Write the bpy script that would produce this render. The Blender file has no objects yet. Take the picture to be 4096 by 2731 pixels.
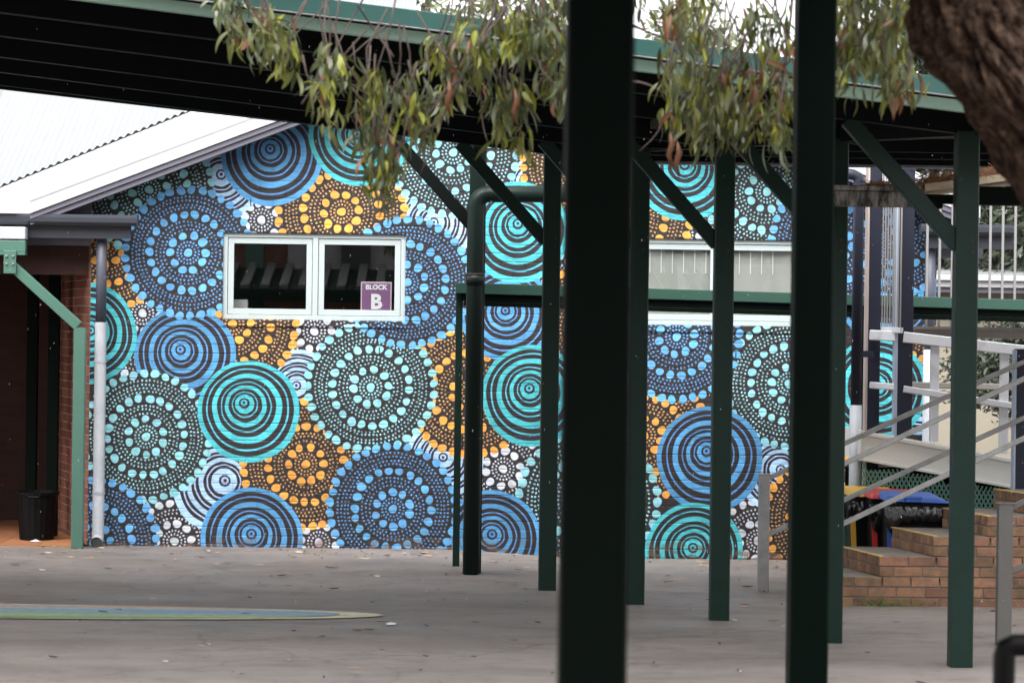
import bpy, math, random
import numpy as np
from mathutils import Vector, Matrix, noise as mnoise
random.seed(11); rng = np.random.default_rng(7)
S = bpy.context.scene
COL = S.collection

# ------------------------------------------------------------------ camera, sky, sun, exposure
EYE = np.array([0.0, 0.0, 2.2])                     # eye 2.2 m above the playground
YAW, ROLL, PITCH, FPX = math.radians(1.34), 0.0135, -0.002, 11000.0
_f = np.array([math.sin(YAW) * math.cos(PITCH), math.cos(YAW) * math.cos(PITCH), math.sin(PITCH)])
_r0 = np.array([math.cos(YAW), -math.sin(YAW), 0]); _u0 = np.cross(_r0, _f)
_r = math.cos(ROLL) * _r0 + math.sin(ROLL) * _u0
_u = math.cos(ROLL) * _u0 - math.sin(ROLL) * _r0
cam = bpy.data.cameras.new('camera'); camo = bpy.data.objects.new('camera', cam); COL.objects.link(camo)
camo.matrix_world = Matrix(((_r[0], _u[0], -_f[0], EYE[0]), (_r[1], _u[1], -_f[1], EYE[1]), (_r[2], _u[2], -_f[2], EYE[2]), (0, 0, 0, 1)))
cam.sensor_width = 36; cam.lens = 36 * FPX / 4096; cam.clip_start = 0.1; cam.clip_end = 2000
cam.dof.use_dof = True; cam.dof.focus_distance = 25.5; cam.dof.aperture_fstop = 4.6
S.camera = camo

W = bpy.data.worlds.new('World'); S.world = W; W.use_nodes = True
nt = W.node_tree; bg = nt.nodes['Background']
sky = nt.nodes.new('ShaderNodeTexSky'); sky.sky_type = 'NISHITA'; sky.sun_disc = False
sky.sun_elevation = math.radians(58); sky.sun_rotation = math.radians(200)
sky.air_density = 1.0; sky.dust_density = 4.0; sky.ozone_density = 1.0
hs = nt.nodes.new('ShaderNodeHueSaturation'); hs.inputs['Saturation'].default_value = 0.12
nt.links.new(sky.outputs[0], hs.inputs['Color']); nt.links.new(hs.outputs[0], bg.inputs['Color'])
bg.inputs['Strength'].default_value = 0.15
sun = bpy.data.lights.new('sun', 'SUN'); sun.energy = .6; sun.angle = math.radians(60); sun.color = (1, .97, .93)
suno = bpy.data.objects.new('sun', sun); COL.objects.link(suno)
_sd = Vector((math.sin(math.radians(200)) * math.cos(math.radians(58)), math.cos(math.radians(200)) * math.cos(math.radians(58)), math.sin(math.radians(58))))
suno.rotation_euler = _sd.to_track_quat('Z', 'Y').to_euler()
S.view_settings.view_transform = 'Standard'; S.view_settings.look = 'None'
S.view_settings.gamma = 1; S.view_settings.use_curve_mapping = False
S.view_settings.exposure = 2.06
S.cycles.max_bounces = 6; S.cycles.transparent_max_bounces = 8
S.cycles.use_denoising = True; S.cycles.caustics_reflective = False; S.cycles.caustics_refractive = False

# measured places: a sight line through the photograph met with the plane Y = const, or with the ground
K = 4096 / 2352
def at(x, y, Y):
    d = _f + _r * (x * K - 2048) / FPX - _u * (y * K - 1365.5) / FPX
    return Vector(EYE + d * (Y / d[1]))
def gr(x, y, z=0.0):
    d = _f + _r * (x * K - 2048) / FPX - _u * (y * K - 1365.5) / FPX
    return Vector(EYE + d * ((z - EYE[2]) / d[2]))

# ------------------------------------------------------------------ helpers
ORG = {}
def tag(o, label=None, cat=None, group=None, kind=None):
    if label: o['label'] = label
    if cat: o['category'] = cat
    if group: o['group'] = group
    if kind: o['kind'] = kind
    return o
def thing(name, label, cat, loc=(0, 0, 0), group=None, kind=None):
    o = bpy.data.objects.new(name, None); COL.objects.link(o); o.location = loc; o.empty_display_size = .2
    ORG[o.name] = Vector(loc); return tag(o, label, cat, group, kind)
def link(o, parent):
    COL.objects.link(o)
    if parent is not None: o.parent = parent
    return o

class MB:
    def __init__(s): s.v = []; s.f = []; s.m = []; s.mi = 0
    def add(s, vs, fs):
        b = len(s.v); s.v += [tuple(v) for v in vs]
        for f in fs: s.f.append(tuple(i + b for i in f)); s.m.append(s.mi)
        return s
    def hexa(s, p):   # 8 points: bottom 4 (ccw from above) then top 4
        return s.add(p, [(3, 2, 1, 0), (4, 5, 6, 7), (0, 1, 5, 4), (1, 2, 6, 5), (2, 3, 7, 6), (3, 0, 4, 7)])
    def box(s, x0, x1, y0, y1, z0, z1):
        return s.hexa([(x0, y0, z0), (x1, y0, z0), (x1, y1, z0), (x0, y1, z0), (x0, y0, z1), (x1, y0, z1), (x1, y1, z1), (x0, y1, z1)])
    def cbox(s, x0, x1, y0, y1, z0, z1, c=.004):  # box with chamfered front (y0) edges
        vs = [(x0 + c, y0, z0 + c), (x1 - c, y0, z0 + c), (x1 - c, y0, z1 - c), (x0 + c, y0, z1 - c),
              (x0, y0 + c, z0), (x1, y0 + c, z0), (x1, y0 + c, z1), (x0, y0 + c, z1),
              (x0, y1, z0), (x1, y1, z0), (x1, y1, z1), (x0, y1, z1)]
        fs = [(0, 1, 2, 3)] + [(i, i + 4, (i + 1) % 4 + 4, (i + 1) % 4) for i in range(4)] + [(i + 4, i + 8, (i + 1) % 4 + 8, (i + 1) % 4 + 4) for i in range(4)] + [(11, 10, 9, 8)]
        return s.add(vs, fs)
    def beam(s, a, b, w, h, side=(0, 1, 0), c=0.0):   # bar a->b, w across 'side', h across the third way
        a = Vector(a); b = Vector(b); t = (b - a).normalized(); sd = Vector(side); sd = (sd - t * sd.dot(t)).normalized(); n = t.cross(sd)
        if c <= 0: prof = [(-w / 2, -h / 2), (w / 2, -h / 2), (w / 2, h / 2), (-w / 2, h / 2)]
        else: prof = [(-w/2+c, -h/2), (w/2-c, -h/2), (w/2, -h/2+c), (w/2, h/2-c), (w/2-c, h/2), (-w/2+c, h/2), (-w/2, h/2-c), (-w/2, -h/2+c)]
        k = len(prof)
        vs = [a + sd * p + n * q for p, q in prof] + [b + sd * p + n * q for p, q in prof]
        return s.add(vs, [tuple(range(k))[::-1], tuple(range(k, 2 * k))] + [(i, (i + 1) % k, (i + 1) % k + k, i + k) for i in range(k)])
    def tube(s, pts, r, n=10, cap=True):
        pts = [Vector(p) for p in pts]; rs = r if isinstance(r, (list, tuple)) else [r] * len(pts)
        up = None; rings = []
        for i, p in enumerate(pts):
            t = (pts[min(i + 1, len(pts) - 1)] - pts[max(i - 1, 0)]).normalized()
            if up is None: up = Vector((0, 0, 1)) if abs(t.z) < .9 else Vector((0, 1, 0))
            up = (up - t * up.dot(t)).normalized(); sd = t.cross(up)
            rings.append([p + (up * math.cos(2 * math.pi * j / n) + sd * math.sin(2 * math.pi * j / n)) * rs[i] for j in range(n)])
        vs = [v for ring in rings for v in ring]
        fs = [(i * n + j, i * n + (j + 1) % n, (i + 1) * n + (j + 1) % n, (i + 1) * n + j) for i in range(len(pts) - 1) for j in range(n)]
        if cap: fs += [tuple(range(n))[::-1], tuple(range((len(pts) - 1) * n, len(pts) * n))]
        return s.add(vs, fs)
    def prism(s, poly, d):     # polygon of 3D points extruded by vector d
        k = len(poly); d = Vector(d); vs = [Vector(p) for p in poly] + [Vector(p) + d for p in poly]
        return s.add(vs, [tuple(range(k))[::-1], tuple(range(k, 2 * k))] + [(i, (i + 1) % k, (i + 1) % k + k, i + k) for i in range(k)])
    def mesh(s, name, mats, org=Vector((0, 0, 0)), smooth=False):
        me = bpy.data.meshes.new(name); me.from_pydata([(v[0] - org[0], v[1] - org[1], v[2] - org[2]) for v in s.v], [], s.f)
        for m in (mats if isinstance(mats, (list, tuple)) else [mats]): me.materials.append(m)
        if any(s.m): me.polygons.foreach_set('material_index', s.m)
        if smooth: me.polygons.foreach_set('use_smooth', [True] * len(me.polygons))
        me.update(); return me
    def build(s, name, mats, parent=None, smooth=False, bevel=0, **t):
        org = ORG.get(parent.name, Vector((0, 0, 0))) if parent else Vector((0, 0, 0))
        o = bpy.data.objects.new(name, s.mesh(name, mats, org, smooth)); link(o, parent); ORG[o.name] = org
        if bevel:
            b = o.modifiers.new('bevel', 'BEVEL'); b.width = bevel; b.segments = 2; b.limit_method = 'ANGLE'
        return tag(o, **t)

def srgb(r, g, b):
    return tuple(((c / 255) / 12.92 if c / 255 <= .04045 else ((c / 255 + .055) / 1.055) ** 2.4) for c in (r, g, b)) + (1,)
def mat(name, col, rough=.6, var=.12, scale=6.0, bump=0.0, bscale=60.0, metal=0.0, spec=.5, col2=None, stretch=(1, 1, 1), thr=(.45, .75), coord='pos'):
    """plain paint/metal/stone: base colour with fine noise, optional second colour in patches, noise bump"""
    m = bpy.data.materials.new(name); m.use_nodes = True; t = m.node_tree; n = t.nodes; L = t.links
    p = n['Principled BSDF']; p.inputs['Roughness'].default_value = rough; p.inputs['Metallic'].default_value = metal
    p.inputs['Specular IOR Level'].default_value = spec
    g = n.new('ShaderNodeNewGeometry'); mp = n.new('ShaderNodeMapping'); mp.inputs['Scale'].default_value = stretch
    L.new(g.outputs['Position'], mp.inputs['Vector'])
    nz = n.new('ShaderNodeTexNoise'); nz.inputs['Scale'].default_value = scale; nz.inputs['Detail'].default_value = 6; nz.inputs['Roughness'].default_value = .65
    L.new(mp.outputs[0], nz.inputs['Vector'])
    mx = n.new('ShaderNodeMix'); mx.data_type = 'RGBA'
    c1 = tuple(c * (1 - var) for c in col[:3]) + (1,); c2 = tuple(min(1, c * (1 + var)) for c in col[:3]) + (1,)
    mx.inputs[6].default_value = c1; mx.inputs[7].default_value = c2; L.new(nz.outputs['Fac'], mx.inputs['Factor'])
    out = mx.outputs[2]
    if col2:
        nz2 = n.new('ShaderNodeTexNoise'); nz2.inputs['Scale'].default_value = scale * .37; nz2.inputs['Detail'].default_value = 8; nz2.inputs['Roughness'].default_value = .7
        L.new(mp.outputs[0], nz2.inputs['Vector'])
        mr = n.new('ShaderNodeMapRange'); mr.inputs[1].default_value = thr[0]; mr.inputs[2].default_value = thr[1]; L.new(nz2.outputs['Fac'], mr.inputs[0])
        m2 = n.new('ShaderNodeMix'); m2.data_type = 'RGBA'; L.new(mr.outputs[0], m2.inputs['Factor']); L.new(out, m2.inputs[6]); m2.inputs[7].default_value = col2; out = m2.outputs[2]
    L.new(out, p.inputs['Base Color'])
    if bump:
        nb = n.new('ShaderNodeTexNoise'); nb.inputs['Scale'].default_value = bscale; nb.inputs['Detail'].default_value = 4; L.new(mp.outputs[0], nb.inputs['Vector'])
        b = n.new('ShaderNodeBump'); b.inputs['Strength'].default_value = bump; b.inputs['Distance'].default_value = .01; L.new(nb.outputs['Fac'], b.inputs['Height']); L.new(b.outputs[0], p.inputs['Normal'])
    return m
def objvar(m, amt=.25, hue=.02):
    """each object (brick, leaf) takes its own slightly different tone"""
    t = m.node_tree; n = t.nodes; L = t.links; p = n['Principled BSDF']; src = p.inputs['Base Color'].links[0].from_socket
    oi = n.new('ShaderNodeObjectInfo'); hv = n.new('ShaderNodeHueSaturation')
    a = n.new('ShaderNodeMapRange'); a.inputs[3].default_value = 1 - amt; a.inputs[4].default_value = 1 + amt; L.new(oi.outputs['Random'], a.inputs[0]); L.new(a.outputs[0], hv.inputs['Value'])
    w = n.new('ShaderNodeTexWhiteNoise'); w.noise_dimensions = '1D'; L.new(oi.outputs['Random'], w.inputs['W'])
    h = n.new('ShaderNodeMapRange'); h.inputs[3].default_value = .5 - hue; h.inputs[4].default_value = .5 + hue; L.new(w.outputs['Value'], h.inputs[0]); L.new(h.outputs[0], hv.inputs['Hue'])
    L.new(src, hv.inputs['Color']); L.new(hv.outputs[0], p.inputs['Base Color']); return m

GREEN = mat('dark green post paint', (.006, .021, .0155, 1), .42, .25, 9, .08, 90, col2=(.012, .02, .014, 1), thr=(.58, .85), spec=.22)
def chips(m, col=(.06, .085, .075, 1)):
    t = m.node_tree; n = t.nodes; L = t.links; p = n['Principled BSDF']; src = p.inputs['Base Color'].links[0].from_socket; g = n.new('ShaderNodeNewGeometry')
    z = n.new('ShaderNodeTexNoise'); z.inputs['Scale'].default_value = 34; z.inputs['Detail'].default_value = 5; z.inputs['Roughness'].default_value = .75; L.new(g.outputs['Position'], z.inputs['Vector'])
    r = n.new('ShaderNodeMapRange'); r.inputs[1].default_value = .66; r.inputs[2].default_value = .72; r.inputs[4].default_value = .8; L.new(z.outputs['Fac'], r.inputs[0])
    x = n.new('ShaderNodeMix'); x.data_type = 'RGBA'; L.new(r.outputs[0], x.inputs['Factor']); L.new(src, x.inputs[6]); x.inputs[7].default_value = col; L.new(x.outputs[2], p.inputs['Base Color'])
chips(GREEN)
GREENL = mat('light green steel paint', (.062, .145, .112, 1), .4, .1, 5, .03, 60)
GREEN_SHADE = mat('shaded green paint', (.0028, .0105, .0078, 1), .42, .25, 9, .08, 90, spec=.25)  # darker copy of GREEN, standing in for shade below the canopy
GREENM = mat('mid green steel paint', (.024, .075, .055, 1), .42, .12, 5)
TEAL = mat('teal fascia paint', (.045, .15, .135, 1), .4, .1, 4)
MINTF = mat('pale green fascia paint', (.15, .245, .195, 1), .4, .08, 4)
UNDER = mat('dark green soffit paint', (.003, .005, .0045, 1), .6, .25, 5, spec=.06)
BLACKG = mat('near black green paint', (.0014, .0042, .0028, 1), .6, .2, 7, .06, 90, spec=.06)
NAVY = mat('navy blue steel paint', (.016, .018, .032, 1), .5, .12, 7, .04, 80, spec=.25)
GUT = mat('slate blue gutter paint', (.036, .04, .052, 1), .38, .12, 5)
ZINC = mat('galvanised steel', (.27, .27, .265, 1), .5, .18, 14, .06, 120, metal=.2, col2=(.17, .17, .165, 1))
GALV = mat('dull galvanised pipe', (.42, .44, .47, 1), .5, .12, 10, .04, 90, col2=(.32, .34, .37, 1))
WHITEM = mat('white painted steel', (.4, .41, .42, 1), .45, .05, 4)
GREYB = mat('light grey barge paint', (.42, .42, .44, 1), .45, .06, 5)
LILAC = mat('lilac grey trim paint', (.13, .125, .16, 1), .45, .08, 5)
ROOFW = mat('white corrugated steel', (.205, .212, .22, 1), .55, .1, 5, spec=.15, stretch=(3, .2, .2))
ALU = mat('pale green grey window aluminium', (.40, .455, .455, 1), .4, .05, 8)
BARS = mat('grey white bar paint', (.22, .215, .215, 1), .55, .1, 9)
SILVER = mat('whitewashed rail paint', (.58, .59, .62, 1), .55, .1, 9, .06, 70, col2=(.36, .35, .34, 1), thr=(.55, .8))
TAUPE = mat('grey brown rail paint', (.2, .185, .17, 1), .55, .1, 9)
DECK = mat('weathered deck boards', (.22, .18, .16, 1), .7, .25, 12, .2, 40, stretch=(.3, 2, 2))
RAMPW = mat('dirty cream ramp fascia', (.6, .6, .56, 1), .55, .06, 4, col2=(.42, .36, .26, 1), thr=(.6, .9))
INT = mat('dark room paint', (.06, .062, .06, 1), .8, .2, 3)
BLIND = mat('cream blind cloth', (.4, .39, .365, 1), .8, .12, 3)
BLACKP = mat('black bin plastic', (.003, .003, .0035, 1), .5, .1, 10, spec=.12)
LINER = mat('black plastic bin liner', (.008, .008, .009, 1), .22, .1, 20, .5, 22)
YEL = mat('worn yellow nosing paint', (.55, .36, .07, 1), .6, .15, 25, col2=(.3, .24, .14, 1), thr=(.5, .62))
RUBB = mat('black rubber', (.01, .01, .01, 1), .7)
TIMBER = mat('mouldy weathered gutter', (.2, .185, .17, 1), .75, .45, 22, .3, 60, col2=(.012, .013, .01, 1), thr=(.42, .56), stretch=(1.8, 1, .5))
NEEDLE = mat('dry pine needles', (.14, .06, .03, 1), .9, .3, 30, col2=(.28, .17, .08, 1))
PAPER = mat('white paper', (.75, .75, .76, 1), .8, .05, 10)

# ------------------------------------------------------------------ the ground
def gz(x, y):
    a = min(1, max(0, (1.5 - x) / 1.6)); b = min(1, max(0, (y - 24.2) / 3.0)); a = a * a * (3 - 2 * a); b = b * b * (3 - 2 * b)
    return .066 * a * b
def asphalt():
    m = bpy.data.materials.new('damp asphalt'); m.use_nodes = True; t = m.node_tree; n = t.nodes; L = t.links; p = n['Principled BSDF']
    g = n.new('ShaderNodeNewGeometry')
    def nz(sc, det=6, ro=.6, st=None):
        q = n.new('ShaderNodeTexNoise'); q.inputs['Scale'].default_value = sc; q.inputs['Detail'].default_value = det; q.inputs['Roughness'].default_value = ro
        if st:
            mp = n.new('ShaderNodeMapping'); mp.inputs['Scale'].default_value = st; L.new(g.outputs['Position'], mp.inputs['Vector']); L.new(mp.outputs[0], q.inputs['Vector'])
        else: L.new(g.outputs['Position'], q.inputs['Vector'])
        return q.outputs['Fac']
    def ramp(src, a, b, c0, c1):
        r = n.new('ShaderNodeMapRange'); r.inputs[1].default_value = a; r.inputs[2].default_value = b; r.inputs[3].default_value = c0; r.inputs[4].default_value = c1; L.new(src, r.inputs[0]); return r.outputs[0]
    def mixc(fac, a, b):
        x = n.new('ShaderNodeMix'); x.data_type = 'RGBA'
        if isinstance(fac, float): x.inputs['Factor'].default_value = fac
        else: L.new(fac, x.inputs['Factor'])
        for i, c in ((6, a), (7, b)):
            if isinstance(c, tuple): x.inputs[i].default_value = c
            else: L.new(c, x.inputs[i])
        return x.outputs[2]
    c = mixc(ramp(nz(.5, 7, .68, (.5, 1.3, 1)), .36, .64, 0, 1), (.17, .143, .13, 1), (.28, .245, .226, 1))
    c = mixc(ramp(nz(2.6, 8, .8), .5, .7, 0, .75), c, (.11, .092, .082, 1))
    c = mixc(ramp(nz(95, 4, .85), .5, .72, 0, .65), c, (.33, .31, .29, 1))
    c = mixc(ramp(nz(45, 4, .8), .62, .75, 0, .5), c, (.05, .045, .042, 1))
    # hairline cracks: edges of big warped cells
    wv = n.new('ShaderNodeVectorMath'); wv.operation = 'ADD'; wn = n.new('ShaderNodeTexNoise'); wn.inputs['Scale'].default_value = 1.1; wn.inputs['Detail'].default_value = 5
    L.new(g.outputs['Position'], wn.inputs['Vector']); L.new(g.outputs['Position'], wv.inputs[0]); L.new(wn.outputs['Color'], wv.inputs[1])
    vo = n.new('ShaderNodeTexVoronoi'); vo.feature = 'DISTANCE_TO_EDGE'; vo.inputs['Scale'].default_value = .16; L.new(wv.outputs[0], vo.inputs['Vector'])
    crack = ramp(vo.outputs['Distance'], .0, .004, .28, 0)
    c = mixc(crack, c, (.03, .027, .025, 1))
    L.new(c, p.inputs['Base Color'])
    wet = ramp(nz(.5, 5, .65, (.45, 1.2, 1)), .42, .62, 0, 1)
    ro = n.new('ShaderNodeMapRange'); ro.inputs[3].default_value = .7; ro.inputs[4].default_value = .42; L.new(wet, ro.inputs[0]); L.new(ro.outputs[0], p.inputs['Roughness'])
    p.inputs['Specular IOR Level'].default_value = .16
    b = n.new('ShaderNodeBump'); b.inputs['Strength'].default_value = .6; b.inputs['Distance'].default_value = .008; L.new(nz(75, 5, .8), b.inputs['Height']); L.new(b.outputs[0], p.inputs['Normal'])
    return m
ASPH = asphalt()
def ground():
    xs = [-400, -60, -20, -8] + list(np.arange(-6, 8.01, .25)) + [12, 24, 60, 400]
    ys = [-300, -60, -20, 0] + list(np.arange(4, 30.01, .25)) + [34, 45, 80, 500]
    v = [(x, y, gz(x, y) + (.006 * mnoise.noise((x * .5, y * .5, 3)) if abs(x) < 7 and 4 < y < 26 else 0)) for y in ys for x in xs]; n = len(xs)
    me = bpy.data.meshes.new('ground'); me.from_pydata(v, [], [(j * n + i, j * n + i + 1, (j + 1) * n + i + 1, (j + 1) * n + i) for j in range(len(ys) - 1) for i in range(n - 1)])
    me.materials.append(ASPH); me.polygons.foreach_set('use_smooth', [True] * len(me.polygons))
    tag(link(bpy.data.objects.new('ground', me), None), 'damp grey asphalt playground', None, None, 'structure')
ground()

def ground_art():
    """long painted lens of flowing colour on the asphalt with a cream outline"""
    tip = gr(880, 1417); cy = 21.5; hx, hy = 4.1, .56; cx = tip.x - hx
    m = bpy.data.materials.new('painted playground art'); m.use_nodes = True; t = m.node_tree; n = t.nodes; L = t.links; p = n['Principled BSDF']; p.inputs['Roughness'].default_value = .55
    g = n.new('ShaderNodeNewGeometry'); mp = n.new('ShaderNodeMapping'); mp.inputs['Location'].default_value = (-cx / hx, -cy / hy, 0); mp.inputs['Scale'].default_value = (1 / hx, 1 / hy, 1); L.new(g.outputs['Position'], mp.inputs['Vector'])
    sx = n.new('ShaderNodeSeparateXYZ'); L.new(mp.outputs[0], sx.inputs[0])
    nz = n.new('ShaderNodeTexNoise'); nz.inputs['Scale'].default_value = 1.3; L.new(mp.outputs[0], nz.inputs['Vector'])
    a = n.new('ShaderNodeMath'); a.operation = 'MULTIPLY_ADD'; a.inputs[1].default_value = .8; L.new(nz.outputs['Fac'], a.inputs[0]); 
    b = n.new('ShaderNodeMath'); b.operation = 'MULTIPLY_ADD'; b.inputs[1].default_value = .42; b.inputs[2].default_value = .1; L.new(sx.outputs['Y'], b.inputs[0]); L.new(b.outputs[0], a.inputs[2])
    r = n.new('ShaderNodeValToRGB'); e = r.color_ramp.elements; e[0].position = 0; e[0].color = srgb(84, 146, 92); e[1].position = 1; e[1].color = srgb(175, 195, 205)
    for pos, c in ((.16, (110, 160, 104)), (.32, (172, 188, 104)), (.42, (140, 170, 150)), (.52, (126, 152, 182)), (.66, (140, 180, 192)), (.76, (205, 165, 120)), (.84, (205, 140, 125)), (.92, (160, 195, 200))): q = e.new(pos); q.color = srgb(*c)
    L.new(a.outputs[0], r.inputs[0])
    w = n.new('ShaderNodeTexNoise'); w.inputs['Scale'].default_value = 14; w.inputs['Detail'].default_value = 6; L.new(g.outputs['Position'], w.inputs['Vector'])
    mr = n.new('ShaderNodeMapRange'); mr.inputs[1].default_value = .36; mr.inputs[2].default_value = .7; mr.inputs[3].default_value = .02; mr.inputs[4].default_value = .45; L.new(w.outputs['Fac'], mr.inputs[0])
    mx = n.new('ShaderNodeMix'); mx.data_type = 'RGBA'; L.new(mr.outputs[0], mx.inputs['Factor']); L.new(r.outputs[0], mx.inputs[6]); mx.inputs[7].default_value = (.15, .14, .13, 1); L.new(mx.outputs[2], p.inputs['Base Color'])
    rim = mat('faded cream outline paint', srgb(205, 198, 165), .6, .1, 12, col2=(.2, .19, .17, 1), thr=(.5, .75))
    N = 120
    def ell(s, z): return [(cx + math.copysign(abs(math.cos(q)) ** .8, math.cos(q)) * (hx * s if s < 1 else hx) , cy + math.sin(q) * hy * s, z + .006 * mnoise.noise(((cx + math.cos(q) * hx) * .5, cy * .5, 3))) for q in [2 * math.pi * i / N for i in range(N)]]
    o = thing('ground_painting', 'long lens of faded blue and green paint on the asphalt', None, (cx, cy, 0), kind='structure')
    o1 = MB(); o1.add(ell(1, .009), [tuple(range(N))]); o1.build('outline', rim, o)
    o2 = MB(); o2.add([(x - .05, y, z) for x, y, z in ell(.93, .013)], [tuple(range(N))]); o2.build('painted_field', m, o)
ground_art()

# ------------------------------------------------------------------ the mural painted on the gable wall
WX0, WX1, WZ0, WZ1, PPM = -3.75, 5.0, 0.0, 5.4, 300
WY = 27.4
def mural_image():
    w, h = int((WX1 - WX0) * PPM), int((WZ1 - WZ0) * PPM)
    dark = np.array([43, 39, 41], np.float32)
    im = np.empty((h, w, 3), np.float32); im[:] = dark
    U = PPM / 401.5                                  # one photograph pixel at the wall, in texels
    def place(x, y):
        p = at(x, y, WY); return (p.x - WX0) * PPM, (p.z - WZ0) * PPM
    def patch(cx, cy, r):
        x0, x1, y0, y1 = int(max(0, cx - r - 2)), int(min(w, cx + r + 3)), int(max(0, cy - r - 2)), int(min(h, cy + r + 3))
        if x1 <= x0 or y1 <= y0: return None
        yy, xx = np.mgrid[y0:y1, x0:x1]; return x0, x1, y0, y1, xx - cx, yy - cy
    def blend(q, a, col):
        x0, x1, y0, y1 = q[:4]; im[y0:y1, x0:x1] += (np.asarray(col, np.float32) - im[y0:y1, x0:x1]) * a[..., None]
    def dot(cx, cy, rx, ry, col, rot=0.0, wob=.07):
        q = patch(cx, cy, max(rx, ry) * 1.1)
        if q is None: return
        dx, dy = q[4], q[5]; c, s = math.cos(rot), math.sin(rot); a = (dx * c + dy * s) / rx; b = (-dx * s + dy * c) / ry
        ang = np.arctan2(b, a); d = np.sqrt(a * a + b * b) / (1 + wob * np.cos(2 * ang + random.random() * 6) + wob * .6 * np.cos(3 * ang + random.random() * 6))
        blend(q, np.clip((1 - d) * min(rx, ry) + .5, 0, 1), col)
    PAL = {'b': ((96, 160, 210), (90, 144, 200)), 'm': ((134, 194, 204), (138, 190, 198)), 'o': ((214, 152, 72), (186, 140, 86)), 'w': ((192, 198, 208), (186, 190, 202))}
    def mandala(x, y, k, sc=1.0):
        cx, cy = place(x, y); u = U * sc; big, fine = PAL[k]; big = np.array(big, np.float32); fine = np.array(fine, np.float32)
        jit = lambda c, a: np.clip(c * (1 + random.uniform(-a, a)) + rng.normal(0, 2, 3), 0, 255)
        dot(cx, cy, 254 * u, 254 * u, dark, 0, .006)
        dot(cx, cy, 17 * u, 17 * u, jit(big, .03))
        for r in (29, 43):
            n = round(2 * math.pi * r / 13); o = random.random()
            for i in range(n): a = 2 * math.pi * (i + o) / n; dot(cx + r * u * math.cos(a), cy + r * u * math.sin(a), 4.6 * u, 3.9 * u, jit(fine, .06), a, .1)
        for r, n in ((70, 10), (153, 22), (251, 37)):
            o = random.random()
            for i in range(n):
                a = 2 * math.pi * (i + o + random.uniform(-.08, .08)) / n; rr = (r + random.uniform(-3, 3)) * u; s = random.uniform(15, 17.6) * u
                dot(cx + rr * math.cos(a), cy + rr * math.sin(a), s * random.uniform(.95, 1.08), s, jit(big, .045), random.random() * 3)
        for r in (95, 110, 125, 179, 193, 208, 223):
            n = round(2 * math.pi * r / 15.6); o = random.random(); ph = random.random() * 6
            for i in range(n):
                a = 2 * math.pi * (i + o + random.uniform(-.12, .12)) / n; rr = (r + random.uniform(-1.6, 1.6) + 2 * math.sin(2 * a + ph)) * u
                dot(cx + rr * math.cos(a), cy + rr * math.sin(a), random.uniform(3.8, 4.7) * u, random.uniform(3.4, 4.1) * u, jit(fine, .08), a + random.uniform(-.3, .3), .12)
    RB = [(1, .90), (.815, .782), (.69, .58), (.502, .474), (.412, .33), (.258, .234), (.19, .105), (.066, .027)]
    PB = [(1, .87), (.81, .78), (.73, .64), (.585, .555), (.5, .41), (.355, .325), (.265, .12), (.08, .035)]
    RC = {'t': (72, 174, 184), 'b': (80, 142, 190), 'p': (158, 190, 220)}
    def rings(ix, iy, ox, oy, R, k):
        ax, ay = place(ix, iy); bx, by = place(ox, oy); R = R * K * U; col = np.array(RC[k], np.float32)
        ph = [random.random() * 6 for _ in range(4)]
        for j, (t1, t0) in enumerate(PB if k == 'p' else RB):
            for t, c in ((t1, col * random.uniform(.94, 1.05)), (t0, dark)):
                if t1 - t0 < .05 and c is not dark: c = c * .97 + np.array([6, -2, 10], np.float32)
                cx, cy = ax + (bx - ax) * t, ay + (by - ay) * t; r = t * R
                q = patch(cx, cy, r * 1.05)
                if q is None: continue
                dx, dy = q[4], q[5]; ang = np.arctan2(dy, dx); d = np.sqrt(dx * dx + dy * dy)
                wob = 1 + .006 * np.cos(3 * ang + ph[0]) + .005 * np.cos(5 * ang + ph[1] + j) + (.45 / max(r, 12)) * np.cos(9 * ang + ph[2] + 2 * j)
                blend(q, np.clip(r * wob - d + .5, 0, 1), c)
    for a in ((600, 506, 'w'), (327, 720, 'w'), (721.5, 761, 'w'), (400, 1243, 'w'), (731.5, 1246, 'w'), (1155, 1077, 'w'), (1566, 539, 'w'), (1740, 1242, 'w'), (1200, 700, 'w'), (1440, 850, 'w')): mandala(*a)
    for a in ((508, 401, 505, 406, 100), (996, 511, 998, 512, 92), (680, 885, 684, 893, 90), (517, 1103, 507, 1112, 112), (1017, 1050, 1022, 1052, 90), (1793, 1078, 1790, 1082, 96), (1225, 420, 1225, 420, 80), (2110, 880, 2112, 900, 100)): rings(*a, 'p')
    for a in ((784, 487, 'o'), (243, 565, 'o'), (534, 744, 'o'), (702, 1066, 'o'), (1078, 900, 'o'), (1480, 1000, 'o'), (1901, 1193, 'o'), (1440, 500, 'o'), (1345, 385, 'o'), (2166, 690, 'o'), (1350, 760, 'o')): mandala(*a)
    rings(413, 802, 425, 820, 116.6, 'b'); rings(620, 341.5, 623.7, 356.6, 116.6, 'b'); rings(1160, 713, 1165, 722, 108, 'b')
    for a in ((335, 1003, 'm'), (851, 890, 'm'), (342, 436, 'm'), (1040.6, 351, 'm'), (1351, 1150, 'm', 1.1), (1761, 441, 'm'), (1811, 882, 'm')): mandala(*a)
    rings(577, 1225, 577, 1237.5, 117.5, 'b'); rings(1130, 1226, 1128, 1240, 115, 'b'); rings(1622, 1035, 1630, 1055, 122, 'b'); rings(2041, 672, 2041, 678, 117, 'b')
    for a in ((431.8, 581, 'b'), (935.3, 649, 'b'), (902, 1169, 'b'), (214, 1248, 'b'), (1554, 774, 'b'), (2050, 535, 'b'), (1915, 560, 'b')): mandala(*a)
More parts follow.
